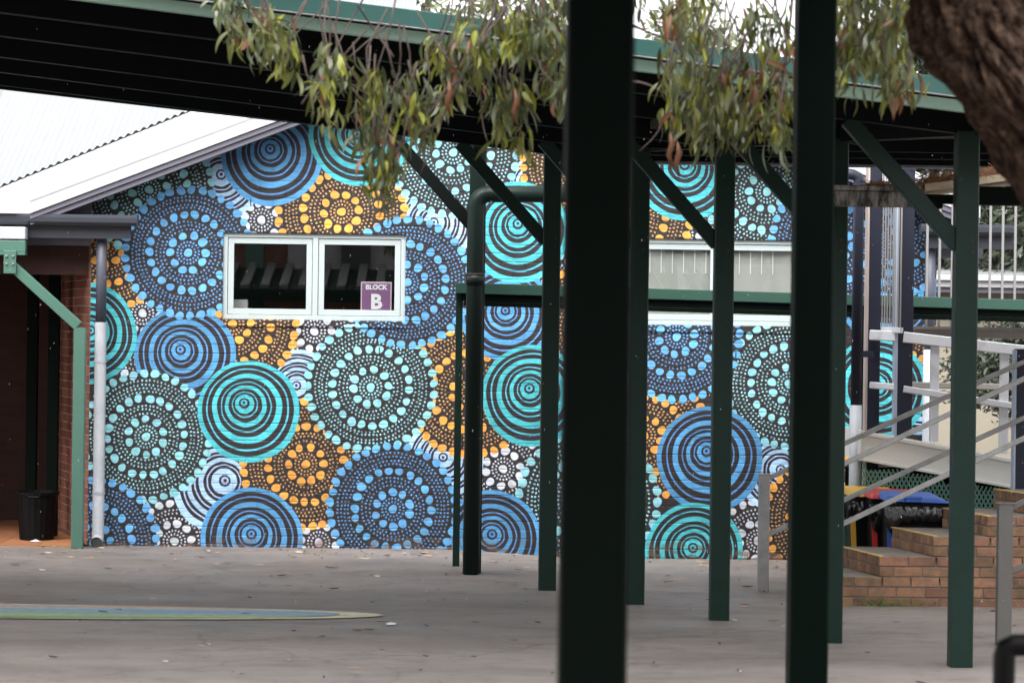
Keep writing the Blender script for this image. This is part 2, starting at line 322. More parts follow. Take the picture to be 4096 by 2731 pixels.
    for a in ((820, 309, 826.6, 311, 117), (208.5, 759, 196.4, 766, 116.6), (559.5, 924, 570.8, 945, 116.6), (1189, 513, 1190, 534, 116.6), (1215, 891, 1222, 909, 116.6), (1591, 1257, 1594, 1268, 114), (1572, 378, 1572, 391, 117), (2012, 882, 2015, 893, 117)): rings(*a, 't')
    # hand-painted unevenness: soft blotches and brush drag, a scuffed foot
    def soft(sx, sy):
        a = rng.random((int(h / sy) + 3, int(w / sx) + 3)).astype(np.float32)
        y = np.linspace(0, a.shape[0] - 2.01, h); x = np.linspace(0, a.shape[1] - 2.01, w); yi = y.astype(int); xi = x.astype(int); fy = (y - yi)[:, None]; fx = (x - xi)[None, :]
        return (a[yi][:, xi] * (1 - fy) * (1 - fx) + a[yi + 1][:, xi] * fy * (1 - fx) + a[yi][:, xi + 1] * (1 - fy) * fx + a[yi + 1][:, xi + 1] * fy * fx)
    f = 1 + .16 * (soft(150, 90) - .5) + .14 * (soft(40, 26) - .5) + .13 * (soft(9, 6) - .5) + .10 * (soft(16, 3) - .5)
    im *= f[..., None]
    zz = (np.arange(h) / PPM)[:, None]; wear = np.clip((.22 - zz) / .2, 0, 1) * np.clip((soft(24, 10) - .52) * 5, 0, 1) * .8
    im += (np.array([112, 86, 74], np.float32) - im) * wear[..., None]
    out = np.ones((h, w, 4), np.float32); out[..., :3] = np.clip(im / 255, 0, 1)
    img = bpy.data.images.new('mural paint', w, h); img.pixels.foreach_set(out.ravel()); img.update(); img.pack(); return img
def mural_material():
    m = bpy.data.materials.new('painted mural'); m.use_nodes = True; t = m.node_tree; n = t.nodes; L = t.links; p = n['Principled BSDF']; p.inputs['Roughness'].default_value = .5; p.inputs['Specular IOR Level'].default_value = .35
    g = n.new('ShaderNodeNewGeometry'); s = n.new('ShaderNodeSeparateXYZ'); L.new(g.outputs['Position'], s.inputs[0]); c = n.new('ShaderNodeCombineXYZ')
    for ax, i, a, b in (('X', 0, WX0, WX1), ('Z', 1, WZ0, WZ1)):
        r = n.new('ShaderNodeMapRange'); r.inputs[1].default_value = a; r.inputs[2].default_value = b; L.new(s.outputs[ax], r.inputs[0]); L.new(r.outputs[0], c.inputs[i])
    im = n.new('ShaderNodeTexImage'); im.image = mural_image(); im.extension = 'EXTEND'; L.new(c.outputs[0], im.inputs[0]); L.new(im.outputs[0], p.inputs['Base Color'])
    nb = n.new('ShaderNodeTexNoise'); nb.inputs['Scale'].default_value = 70; nb.inputs['Detail'].default_value = 5; L.new(g.outputs['Position'], nb.inputs['Vector'])
    b = n.new('ShaderNodeBump'); b.inputs['Strength'].default_value = .3; b.inputs['Distance'].default_value = .004; L.new(nb.outputs['Fac'], b.inputs['Height']); L.new(b.outputs[0], p.inputs['Normal'])
    return m
MURAL = mural_material()

# ------------------------------------------------------------------ the gabled building
ZC, CH = .009, .086                                      # first course line, course height
XL, XR, XRIDGE = -3.55, 4.88, .64
_ga, _gb = at(161, 484, 26.98), at(517, 351, 26.98)
PITCHS = (_gb.z - _ga.z) / (_gb.x - _ga.x); EAVE = _ga.z + PITCHS * (XL - _ga.x) + .01; XRIDGE = at(1139, 300, 27.24).x
WIN = [(-2.245, -.43, 'two dark panes'), (1.70, 3.70, 'cream blind')]
WZA, WZB = ZC + 27 * CH, ZC + 37 * CH
bld = thing('mural_building', 'gabled brick building painted with rings and dots in blue, teal and orange', 'building', (.64, 27.4, 0))
OB = ORG[bld.name]
def gable_z(x): return EAVE + PITCHS * (x - XL if x < XRIDGE else XR - x) * (1 if x < XRIDGE else (XRIDGE - XL) / (XR - XRIDGE))
def mural_wall():
    ln = .23; pitch = .24; full = {}; rest = MB(); cand = []
    ncourse = int((5.2 - ZC) / CH)
    for j in range(ncourse):
        z0, z1 = ZC + j * CH + .005, ZC + (j + 1) * CH - .005
        off = (j % 2) * pitch / 2
        x = XL - .12 + off
        while x < XR:
            a, b = max(x, XL), min(x + ln, XR); x += pitch
            segs = [(a, b)]
            if z1 > WZA and z0 < WZB:
                for wa, wb, _ in WIN:
                    segs = [s for (p, q) in segs for s in ((p, min(q, wa - .004)), (max(p, wb + .004), q)) if s[1] - s[0] > .012]
            for p, q in segs:
                if q - p < .012: continue
                if min(gable_z(p), gable_z(q)) + .12 < z1: continue
                dy = random.uniform(-.0012, .0012)
                if q - p > .2295 and j >= 1 and -3.45 < p < 1.0 and z1 < 2.4: cand.append((p, q, z0, z1, dy))
                else: rest.cbox(p, q, WY + dy, WY + .1, z0, z1, .0035)
    cand.sort(key=lambda c: abs(c[0] + 1.6) + abs(c[2] - 1.2) * 1.2)
    proto = MB(); proto.cbox(-.115, .115, 0, .1, -.038, .038, .0035); pm = proto.mesh('brick', MURAL)
    for i, (p, q, z0, z1, dy) in enumerate(cand):
        if i < 300:
            o = bpy.data.objects.new('brick', pm); o.location = Vector(((p + q) / 2, WY + dy, (z0 + z1) / 2)) - OB; link(o, bld)
        else: rest.cbox(p, q, WY + dy, WY + .1, z0, z1, .0035)
    rest.build('brick_field', MURAL, bld, kind='stuff')
    # recessed painted mortar and wall core, open at the windows
    mo = MB(); y0, y1 = WY + .0045, WY + .24
    xs = [XL + .003, WIN[0][0], WIN[0][1], WIN[1][0], WIN[1][1], XR - .003]
    mo.box(xs[0], xs[-1], y0, y1, -.3, WZA)
    for a, b in ((0, 1), (2, 3), (4, 5)): mo.box(xs[a], xs[b], y0, y1, WZA, WZB)
    mo.prism([(xs[0], y0, WZB), (xs[-1], y0, WZB), (xs[-1], y0, EAVE + .12), (XRIDGE, y0, gable_z(XRIDGE) + .12), (xs[0], y0, EAVE + .12)], (0, y1 - y0, 0))
    mo.build('mortar', MURAL, bld)
    slot = MB().box(-.005, .005, -.0015, .004, -.038, .038).mesh('weep_hole', RUBB)
    for x, y in ((576, 466), (739, 467), (543, 806), (622, 806), (760, 805), (871, 805), (1583, 818), (1690, 818), (485, 1238), (612, 1240), (877, 1245)):
        q = at(x, y, WY); j = round((q.z - ZC) / CH - .5); o = bpy.data.objects.new('weep_hole', slot); o.location = Vector((q.x, WY - .001, ZC + (j + .5) * CH)) - OB; link(o, bld)
    sm = MB().hexa([(-.054, -.012, -.068), (.054, -.012, -.068), (.054, .09, -.068), (-.054, .09, -.068), (-.054, -.012, -.05), (.054, -.012, -.05), (.054, .09, -.004), (-.054, .09, -.004)]).mesh('sill_brick', MURAL)
    for wa, wb, _ in WIN:
        k = int((wb - wa) / .116)
        for i in range(k):
            o = bpy.data.objects.new('sill_brick', sm); o.location = Vector((wa + (i + .5) * (wb - wa) / k, WY, WZA)) - OB; o.scale = ((wb - wa) / k / .114, 1, 1); link(o, bld)
mural_wall()

def glass_material():
    m = bpy.data.materials.new('window glass'); m.use_nodes = True; t = m.node_tree; n = t.nodes; L = t.links; n.remove(n['Principled BSDF'])
    tr = n.new('ShaderNodeBsdfTransparent'); tr.inputs[0].default_value = (.9, .92, .91, 1); gl = n.new('ShaderNodeBsdfGlossy'); gl.inputs['Roughness'].default_value = .01
    fr = n.new('ShaderNodeFresnel'); fr.inputs[0].default_value = 2.2; mx = n.new('ShaderNodeMixShader'); ge = n.new('ShaderNodeNewGeometry'); sb = n.new('ShaderNodeMath'); sb.operation = 'SUBTRACT'; sb.inputs[0].default_value = 1; L.new(ge.outputs['Backfacing'], sb.inputs[1]); ml = n.new('ShaderNodeMath'); ml.operation = 'MULTIPLY'; L.new(sb.outputs[0], ml.inputs[0]); L.new(fr.outputs[0], ml.inputs[1]); L.new(ml.outputs[0], mx.inputs[0]); L.new(tr.outputs[0], mx.inputs[1]); L.new(gl.outputs[0], mx.inputs[2]); L.new(mx.outputs[0], n['Material Output'].inputs[0]); return m
GLASS = glass_material()
def window(wa, wb, split):
    y = WY + .035; fr = MB(); t = .045
    fr.box(wa, wb, y, y + .07, WZB - t, WZB); fr.box(wa, wb, y, y + .07, WZA, WZA + t); fr.box(wa, wa + t, y, y + .07, WZA + t, WZB - t); fr.box(wb - t, wb, y, y + .07, WZA + t, WZB - t)
    mid = [(wa + wb) / 2 + .01] if split else [2.705]
    for c in mid: fr.box(c - .027, c + .027, y, y + .07, WZA + t, WZB - t)
    w = fr.build('window', ALU, bld, bevel=.003, label='aluminium sliding window with ' + ('dark panes' if split else 'a drawn cream blind'))
    for a, b in ((wa + t, mid[0] - .027), (mid[0] + .027, wb - t)):
        s = MB(); g = .004; c = .058; z0, z1 = WZA + t + g, WZB - t - g; a += g; b -= g; y2 = y + .012
        s.box(a, b, y2, y2 + .04, z1 - c, z1); s.box(a, b, y2, y2 + .04, z0, z0 + c); s.box(a, a + c, y2, y2 + .04, z0 + c, z1 - c); s.box(b - c, b, y2, y2 + .04, z0 + c, z1 - c)
        s.build('sash', ALU, w, bevel=.003)
        MB().box(a + c, b - c, y2 + .022, y2 + .025, z0 + c, z1 - c).build('pane', GLASS, w)
    return w
w1 = window(WIN[0][0], WIN[0][1], True); w2 = window(WIN[1][0], WIN[1][1], False)
BLINDC = mat('white blind cord', (.8, .8, .8, 1), .6); bl = MB(); vs = []
for i in range(81):
    x = WIN[1][0] + .02 + i * (WIN[1][1] - WIN[1][0] - .04) / 80; y = WY + .1 + .003 * math.sin(i * .9) + .002 * math.sin(i * .31)
    vs += [(x, y, WZA + .01), (x, y + .004, WZB)]
bl.add(vs, [(2 * i, 2 * i + 2, 2 * i + 3, 2 * i + 1) for i in range(80)]).build('blind', BLIND, w2, smooth=True)
for i in range(12):
    x = WIN[1][0] + .31 + i * .112; MB().box(x, x + .009, WY + .089, WY + .093, WZB - .34, WZB - .05).build('blind_cord', BLINDC, w2)
room = MB()      # the dim rooms behind the panes
room.add([(XL + .3, WY + .26, 0), (XR - .3, WY + .26, 0), (XR - .3, WY + 5, 0), (XL + .3, WY + 5, 0), (XL + .3, WY + .26, 3.3), (XR - .3, WY + .26, 3.3), (XR - .3, WY + 5, 3.3), (XL + .3, WY + 5, 3.3)], [(0, 1, 2, 3), (7, 6, 5, 4), (2, 6, 7, 3), (0, 3, 7, 4), (1, 5, 6, 2)])
room.build('room_lining', INT, bld)

def text_mesh(txt, size, name, m, loc, parent, bold=.0, ext=.001):
    c = bpy.data.curves.new(name, 'FONT'); c.body = txt; c.size = size; c.align_x = 'CENTER'; c.extrude = ext; c.offset = bold; c.resolution_u = 4
    o = bpy.data.objects.new(name, c); COL.objects.link(o); dg = bpy.context.evaluated_depsgraph_get(); me = bpy.data.meshes.new_from_object(o.evaluated_get(dg)); bpy.data.objects.remove(o)
    me.materials.clear(); me.materials.append(m); o = bpy.data.objects.new(name, me); o.rotation_euler = (math.pi / 2, 0, 0); o.location = Vector(loc) - ORG[parent.name]; return link(o, parent)
def block_sign():
    a = at(829, 656, WY + .085); b = at(899, 716, WY + .085); y = WY + .085; cx = (a.x + b.x) / 2
    a.z += .04; b.z += .04
    s = thing('block_sign', 'purple sign reading BLOCK B inside the window', 'sign', (cx, y, b.z))
    pu = mat('purple sign print', srgb(128, 84, 128), .5, .04); wh = mat('white sign print', (.8, .78, .8, 1), .5, .03); pk = mat('pale pink sign border', srgb(205, 180, 190), .5, .03)
    MB().box(a.x, b.x, y, y + .006, b.z - .04, a.z).build('border', pk, s); MB().box(a.x + .012, b.x - .012, y - .002, y - .0005, b.z - .04, a.z - .012).build('board', pu, s)
    text_mesh('BLOCK', .066, 'lettering', wh, (cx, y - .004, a.z - .075), s, .0022); text_mesh('B', .2, 'lettering', wh, (cx, y - .004, b.z - .008), s, .008)
block_sign()
def desk_box():
    p = at(553, 704, WY + .35); m = mat('white card box', (.55, .55, .55, 1), .7)
    MB().box(p.x - .07, p.x + .07, WY + .3, WY + .42, WZA - .02, p.z + .07).build('paper_box', m, None, label='small white box on the sill behind the left dark pane', cat='box')
    st = MB().box(p.x - .25, p.x + 1.6, WY + .27, WY + .6, WZA - .05, WZA - .021); st.build('shelf', INT, bld)
desk_box()

# roof edge, wing roofs, gutters, downpipes
BY = WY - .42
BTOP = .244                                            # barge depth, top edge to the lower trim edge
def barge_z(x): return gable_z(x) + BTOP - .01
def roof_parts():
    def strip(xa, xb, d0, d1, y, d, name, m):
        MB().prism([(xa, y, barge_z(xa) - d0), (xb, y, barge_z(xb) - d0), (xb, y, barge_z(xb) - d1), (xa, y, barge_z(xa) - d1)], (0, d, 0)).build(name, m, bld, bevel=.004)
    for xa, xb in ((XL - .55, XRIDGE), (XRIDGE, XR + .35)):
        strip(xa, xb, 0, .126, BY, .03, 'barge_board', GREYB); strip(xa, xb, .127, .18, BY + .02, .05, 'barge_moulding', LILAC); strip(xa, xb, .181, .236, BY + .045, .05, 'barge_trim', LILAC); strip(xa, xb, .1, .16, BY + .07, .36, 'barge_soffit', LILAC)
roof_parts()
for sx_, xe in ((XL, XL - .75), (XR, XR + .45)): MB().prism([(xe, WY - .06, EAVE - .4), (sx_, WY - .06, EAVE - .4), (sx_, WY - .06, gable_z(sx_) + .05), (xe, WY - .06, gable_z(xe) + .05)], (0, .1, 0)).build('eave_panel', LILAC, bld)
def wing_roof(side):
    """white corrugated roof sloping up and away, cut along the barge with a wide white flashing between"""
    YS = BY + .33; a, b = at(0, 431.6, YS), at(426, 261, YS); m = (b.z - a.z) / (b.x - a.x)
    if side < 0: zs = lambda x: max(EAVE - .05, a.z + m * (x - a.x)); x0, x1 = -9.0, XRIDGE - .8
    else: zs = lambda x: max(EAVE - .1, a.z + m * (2 * XRIDGE - x - a.x)); x0, x1 = XRIDGE + .8, 5.7
    n = 60; fl = MB(); vs = []
    for i in range(n + 1):
        x = x0 + (min(x1, XR + .35) - x0) * i / n; zb = max(barge_z(x), EAVE - .3) if XL - .55 < x < XR + .6 else EAVE - .1
        vs += [(x, BY - .005, zb - .005), (x, BY - .005, zb + .012), (x, YS + .02, zs(x) + .004 + (0 if zs(x) > EAVE else -.1))]
    fl.add(vs, [(3 * i + k, 3 * i + 3 + k, 3 * i + 4 + k, 3 * i + 1 + k) for i in range(n) for k in (0, 1)]).build('valley_flashing', WHITEM, bld)
    P = .076; k = 6; vs = []; cl = []; x = x0; N = 0
    while x < x1:
        lift = .013 * math.cos(2 * math.pi * x / P); zb = zs(x) + .019
        if side > 0 and EAVE - .1 + .47 * (5.72 - x) < zb + .02: x += P / k; continue
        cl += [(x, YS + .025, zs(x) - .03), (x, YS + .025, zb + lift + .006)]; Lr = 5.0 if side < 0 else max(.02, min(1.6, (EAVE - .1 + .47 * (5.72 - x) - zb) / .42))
        vs += [(x, YS, zb + lift), (x, YS + Lr, zb + lift + Lr * .42)]; x += P / k; N += 1
    MB().add(vs, [(2 * i, 2 * i + 2, 2 * i + 3, 2 * i + 1) for i in range(N - 1)]).build('corrugated_roof', ROOFW, bld, smooth=True); MB().add(cl, [(2 * i, 2 * i + 2, 2 * i + 3, 2 * i + 1) for i in range(N - 1)]).build('rib_gap_shade', mat('rib gap shade', (.07, .08, .075, 1), .8), bld)  # dark strip added behind the rib ends to deepen the gap shade
wing_roof(-1); wing_roof(1)
def gutter(x0, x1, y, ztop, name='gutter'):
    prof = [(0, 0), (-.005, -.012), (-.012, 0), (-.014, -.03), (-.01, -.075), (.02, -.105), (.1, -.105), (.1, 0), (.095, 0), (.095, -.098), (.025, -.098), (0, -.07)]
    m = MB().prism([(x0, y + p, ztop + q) for p, q in prof], (x1 - x0, 0, 0)); return m.build(name, GUT, bld)
a = at(0, 488, 27.05); b = at(316, 490, 27.05)
gutter(-8, b.x, 27.02, a.z - .01); MB().box(-8, b.x - .07, 27.12, 27.15, a.z - .24, a.z - .11).build('fascia_board', GUT, bld)
MB().box(b.x - .002, b.x + .004, 27.005, 27.12, a.z - .118, a.z - .008).build('gutter_end', GUT, bld)
c = at(2115, 513, 27.05); d = at(2330, 517, 27.05)
gutter(c.x, d.x, 27.02, c.z - .005); MB().box(c.x + .06, d.x, 27.12, 27.15, c.z - .24, c.z - .11).build('fascia_board', GUT, bld)
MB().box(c.x - .006, c.x + .002, 27.005, 27.12, c.z - .115, c.z - .005).build('gutter_end', GUT, bld)
PIPEB = mat('slate blue pipe paint', (.07, .075, .1, 1), .45, .1, 5)
def downpipe(xt, ztop, zsplit, zbot, shoe=True):
    y = 27.24
    MB().tube([(xt, y, zsplit - .03), (xt, y, ztop)], .052, 20).build('downpipe', PIPEB, bld, smooth=True)
    if shoe: lo = MB().tube([(xt, y, zsplit), (xt, y, zbot + .1), (xt - .002, y - .02, zbot + .055), (xt - .004, y - .06, zbot + .03), (xt - .004, y - .09, zbot + .025)], .058, 20, cap=False)
    else: lo = MB().tube([(xt, y, zsplit), (xt, y, zbot)], .058, 20)
    d = lo.build('lower_downpipe', GALV, bld, smooth=True, label='galvanised lower length of downpipe')
    if shoe: MB().tube([(xt - .004, y - .086, zbot + .025), (xt - .004, y - .05, zbot + .03)], .054, 20).build('pipe_mouth', INT, d)
    for z in (zsplit - .4, zbot + .5): MB().tube([(xt, y, z), (xt, y, z + .03)], .061, 20).build('pipe_clip', GALV, d)
q = at(234, 560, 27.24); downpipe(q.x, at(237, 515, 27.24).z, at(236, 740, 27.24).z, .085)
q = at(2137, 600, 27.24); downpipe(q.x, at(2140, 545, 27.24).z, at(2132, 803, 27.24).z, .02, False)

# ------------------------------------------------------------------ the brick porch on the left
BRICKR = objvar(mat('red brown face brick', (.2, .075, .05, 1), .75, .25, 30, .2, 90), .3, .015)
BRICKT = objvar(mat('tan brown paving brick', (.205, .105, .06, 1), .8, .32, 22, .3, 80, col2=(.07, .048, .032, 1), thr=(.45, .7)), .32, .01)
MORT = mat('grey mortar', (.2, .17, .145, 1), .9, .15, 40, .2, 90)
MORTR = mat('pale pink mortar', (.36, .29, .25, 1), .9, .15, 40)
TILE = objvar(mat('terracotta floor tile', (.34, .15, .07, 1), .45, .15, 9), .15, .01)
def brickwall_material():
    m = bpy.data.materials.new('far brick wall'); m.use_nodes = True; t = m.node_tree; n = t.nodes; L = t.links; p = n['Principled BSDF']; p.inputs['Roughness'].default_value = .8
    g = n.new('ShaderNodeNewGeometry'); s = n.new('ShaderNodeSeparateXYZ'); c = n.new('ShaderNodeCombineXYZ'); L.new(g.outputs['Position'], s.inputs[0]); L.new(s.outputs['X'], c.inputs[0]); L.new(s.outputs['Z'], c.inputs[1])
    b = n.new('ShaderNodeTexBrick'); b.inputs['Scale'].default_value = 1; b.inputs['Brick Width'].default_value = .24; b.inputs['Row Height'].default_value = .086; b.inputs['Mortar Size'].default_value = .005
    b.inputs['Color1'].default_value = (.15, .06, .04, 1); b.inputs['Color2'].default_value = (.2, .085, .055, 1); b.inputs['Mortar'].default_value = (.3, .25, .21, 1); L.new(c.outputs[0], b.inputs['Vector']); L.new(b.outputs['Color'], p.inputs['Base Color']); return m
FARBRICK = brickwall_material()
def porch():
    o = thing('brick_porch', 'dark brick porch opening left of the painted wall', 'porch', (-5, 28, .066)); og = ORG[o.name]
    A = Vector((XL - .004, 27.41, 0)); q = at(137, 900, 29.3); D = (Vector((q.x, 29.3, 0)) - A); Ln = D.length; D.normalize(); N = Vector((-D.y, D.x, 0))
    if N.y > 0: N = -N
    rot = math.atan2(D.y, D.x)
    pm = MB().cbox(-.115, .115, 0, .1, -.038, .038, .003).mesh('brick', BRICKR); hm = MB().cbox(-.055, .055, 0, .1, -.038, .038, .003).mesh('brick', BRICKR)
    for j in range(35):
        z = ZC + (j + .5) * CH + .03; x = 0.0 if j % 2 == 0 else -.12; half = j % 2
        for i in range(9):
            c = i * .24 + (.115 if not half else -.005); mesh = pm
            if half and i == 0: c = .055; mesh = hm
            if c + .1 > Ln + .05: break
            b = bpy.data.objects.new('brick', mesh); P = A + D * c + N * (.005 + random.uniform(0, .002)); b.location = Vector((P.x, P.y, z)) - og
            b.rotation_euler = (0, 0, math.atan2(-N.x, N.y) + math.pi if False else math.atan2(N.x, -N.y)); link(b, o)
    MB().prism([A + Vector((0, 0, -.2)), A + D * Ln + Vector((0, 0, -.2)), A + D * Ln + Vector((0, 0, 3.3)), A + Vector((0, 0, 3.3))], -N * .2).build('mortar', MORTR, o)
    SHADEBRICK = brickwall_material(); _b = [q for q in SHADEBRICK.node_tree.nodes if q.type == 'TEX_BRICK'][0]; _b.inputs['Color1'].default_value = (.034, .009, .006, 1); _b.inputs['Color2'].default_value = (.05, .014, .009, 1); _b.inputs['Mortar'].default_value = (.03, .022, .018, 1)  # darkened brick copy, the porch shade put into its colours
    MB().box(-9, -3.2, 31, 31.2, 0, 3.4).build('back_wall', SHADEBRICK, o)
    MB().box(-9.2, -9, 27.3, 31.2, 0, 3.4).build('side_wall', SHADEBRICK, o)
    MB().box(-9.2, XL - .02, 27.2, 31.2, 3.12, 3.2).build('ceiling', INT, o)
    MB().box(-9.2, XL - .02, 27.5, 27.6, 2.75, 3.12).build('lintel', SHADEBRICK, o)
    for x, y, Y in ((121, 900, 28.4), (72, 900, 28.9)):
        p = at(x, y, Y); MB().box(p.x - .055, p.x + .055, Y, Y + .11, .07, 3.12).build('porch_post', BLACKG, o, bevel=.004)
    fl = thing('porch_floor', 'orange brown tiled porch floor', None, (-5, 28, .05), kind='structure'); of = ORG[fl.name]
    tm = MB().box(-.197, .197, -.197, .197, -.02, 0).mesh('tile', TILE)
    for i in range(12):
        for j in range(9):
            x, y = XL - .25 - i * .4, 27.36 + j * .4
            if x > A.x + D.x * ((y - 27.4) / D.y) - .2: x -= .12
            t = bpy.data.objects.new('tile', tm); t.location = Vector((x, y, .079 + random.uniform(-.001, .001))) - of; link(t, fl)
    MB().box(-9, XL + .05, 27.15, 31, .0, .066).build('floor_bed', MORT, fl)
porch()
def left_frame():
    Y = 27.0; b = gr(180, 1258, .06); o = thing('green_bracket_post', 'light green steel post with angled bracket arm beside the porch', 'post', (at(180, 1250, Y).x, Y, .06))
    p0 = at(179, 1258, Y); p1 = at(183, 752, Y); x = (p0.x + p1.x) / 2; z1 = p1.z
    MB().beam((x, Y, .05), (x, Y, z1), .1, .115, c=.006).build('post', GREENL, o)
    e = at(30, 612, Y); j = Vector((x - .02, Y - .001, z1 + .015)); MB().beam(j, (e.x, Y - .001, e.z), .1, .1, c=.006).build('arm', GREENL, o)
    bt = at(0, 552, Y).z; bb = at(0, 590, Y).z; bx = at(60, 570, Y).x
    MB().box(-9, bx, Y - .05, Y + .06, bb + .05, bt).build('beam', GREENL, o, bevel=.006); MB().box(-9, bx - .0, Y - .07, Y + .08, bb + .02, bb + .05).build('beam_flange', GREENL, o)
    px = at(26, 600, Y).x; pl = MB().box(px - .06, px + .06, Y - .09, Y - .071, e.z - .07, bb + .06).build('plate', GREENL, o, bevel=.003)
    for dx in (-.032, .032):
        for dz in (-.015, .06): MB().tube([(px + dx, Y - .105, bb - .03 + dz - .02), (px + dx, Y - .09, bb - .03 + dz - .02)], .013, 6).build('bolt', ZINC, pl)
    g = MB().box(-9, bx, Y - .06, Y + .1, bt + .01, at(0, 514, Y).z - .03); g.build('gutter_box', GALV, o, bevel=.01)
    return o
left_frame()

# ------------------------------------------------------------------ the big sloping canopy
def zc(x, y=17.4): return 4.28 - .1103 * (x + 2.388) - .022 * (y - 17.4)
def rx(y): return 3.85 - .494 * (y - 18.5)
def canopy():
    o = thing('covered_walkway', 'green steel canopy with sloping black underside over the yard', 'canopy', (.9, 22, 0))
    L0 = -17.0; YF = 23.98
    fa, fb = at(0, 205, YF), at(1220, 345, YF); fm = (fb.z - fa.z) / (fb.x - fa.x); zf = lambda x: fa.z + fm * (x - fa.x)
    RB_ = mat('rusty bolt', (.03, .016, .01, 1), .7)
    # posts with knee braces, one rafter over each
    for i, q in enumerate([None, gr(1257, 1356), gr(1459, 1388), gr(1653, 1425), gr(1911, 1476), gr(2209, 1533)]):
        if q is None: Y = 25.36; x = at(1098, 400, Y).x; z = at(1098, 332, Y).z
        else: x, Y = q.x, q.y + .075; z = zc(x, Y)
        p = MB().beam((x, Y, gz(x, Y) - .02), (x, Y, z + .02), .15, .152, c=.008).build('post', GREEN if q is not None else GREEN_SHADE, o)
        for dz in (-.08, .0): MB().tube([(x + .03, Y - .082, z - .72 + dz), (x + .03, Y - .07, z - .72 + dz)], .012, 6).build('bolt', RB_, p)
        zj = z - .75
        MB().beam((x - .05, Y + .01, zj), (x - .05 - .76, Y + .01, zj + .75 + .09), .1, .11, c=.006).build('brace', GREEN if q is not None else UNDER, o)  # last brace takes the soffit paint so it looks shaded
        e = min(rx(Y) - .02, x + .36)
        La = L0 if q is not None else x - 1.0
        zq = (lambda X: zc(X, Y)) if q is not None else (lambda X: z - .1103 * (X - x))
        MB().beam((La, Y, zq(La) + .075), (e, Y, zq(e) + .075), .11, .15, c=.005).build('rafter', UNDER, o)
    for xx in (-.75, .25): MB().box(xx - .04, xx + .04, 23.9, 25.4, zf(xx) + .03, zf(xx) + .13).build('outrigger', UNDER, o)
    a, b = (rx(23.9) - .25, 23.9), (rx(17.5) - .25, 17.5)
    MB().beam((a[0], a[1], zc(*a) + .07), (b[0], b[1], zc(*b) + .07), .08, .14).build('eave_beam', UNDER, o)
    yn = 17.4; x1 = rx(yn)
    def band(z0, z1, y0, d, name, m):
        MB().prism([(L0, y0, zc(L0) + z0), (x1, y0, zc(x1) + z0), (x1, y0, zc(x1) + z1), (L0, y0, zc(L0) + z1)], (0, d, 0)).build(name, m, o, bevel=.004)
    band(0, .077, yn, .05, 'lower_fascia', MINTF); band(.077, .089, yn + .012, .04, 'shadow_gap', BLACKG); band(.089, .097, yn - .03, .09, 'highlight_line', WHITEM); band(.097, .205, yn - .02, .08, 'upper_fascia', TEAL)  # white strip paints a highlight, near-black strip the shade in the gap
    n = 38; vs = []                                       # ribbed sheet, ribs running down the slope
    for k in range(n * 4 + 1):
        y = yn + .06 + (YF - yn - .06) * k / (n * 4); h = .162 + (.022 if k % 4 in (1, 2) else 0)
        xr = rx(y) - .02; vs += [(L0, y, zc(L0, y) + h), (xr, y, zc(xr, y) + h)]
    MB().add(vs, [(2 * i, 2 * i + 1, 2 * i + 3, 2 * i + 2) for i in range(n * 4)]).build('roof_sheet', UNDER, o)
    xf = rx(YF)
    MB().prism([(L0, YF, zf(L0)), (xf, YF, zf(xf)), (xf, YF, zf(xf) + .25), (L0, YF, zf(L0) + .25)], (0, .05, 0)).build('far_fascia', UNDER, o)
canopy()
def near_shelter():
    """roof over the viewer carried by the two big dark posts"""
    o = thing('near_shelter', 'shelter of two thick near black posts standing close by', 'shelter', (0, 6, 0))
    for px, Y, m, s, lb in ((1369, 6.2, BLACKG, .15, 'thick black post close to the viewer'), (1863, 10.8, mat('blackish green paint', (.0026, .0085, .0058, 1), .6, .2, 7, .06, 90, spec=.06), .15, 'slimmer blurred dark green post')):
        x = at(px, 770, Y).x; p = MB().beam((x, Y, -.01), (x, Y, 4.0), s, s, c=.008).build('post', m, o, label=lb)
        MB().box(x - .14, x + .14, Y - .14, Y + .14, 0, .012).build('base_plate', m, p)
    MB().box(-7, 1.72, 3, 11.05, 4.0, 4.1).build('roof_sheet', UNDER, o)
    for y in (3.2, 6.2, 8.5, 10.8): MB().box(-7, 1.72, y - .05, y + .05, 3.86, 4.0).build('rafter', UNDER, o)
near_shelter()

def drain_pipe():
    b = gr(1081, 1322); Y = b.y; x = b.x; o = thing('green_drain_pipe', 'fat dark green stormwater pipe bending over to the right', 'pipe', (x, Y, 0)); r = .078
    xt = at(1093, 560, Y).x; zt = at(1200, 447, Y).z; x2 = at(1330, 447, Y).x; c = Vector((xt + .12, Y, zt - .12))
    x = (x + xt) / 2
    pts = [(x, Y, .02), (x, Y, zt - .12)] + [(x + .12 - .12 * math.cos(a), Y, zt - .12 + .12 * math.sin(a)) for a in [math.pi / 2 * k / 8 for k in range(1, 9)]] + [(x2, Y, zt + .012)]
    MB().tube(pts, r, 28).build('pipe', GREEN_SHADE, o, smooth=True)
    zk = at(1090, 643, Y).z; MB().tube([(x, Y, zk - .05), (x, Y, zk + .05)], r + .008, 28).build('collar', GREEN_SHADE, o, smooth=True); MB().tube([(x, Y, zk + .05), (x, Y, zk + .062)], r + .012, 28).build('collar_lip', mat('brown pipe seal', (.06, .05, .045, 1), .6), o)
    MB().tube([(x, Y, 0), (x, Y, .075)], r - .012, 28).build('foot', BLACKG, o); MB().tube([(x2, Y, zt + .012), (x2 + .02, Y, zt - .3), (x2 + .02, Y, zt - .9)], r, 20).build('drop_leg', GREEN_SHADE, o, smooth=True)
drain_pipe()

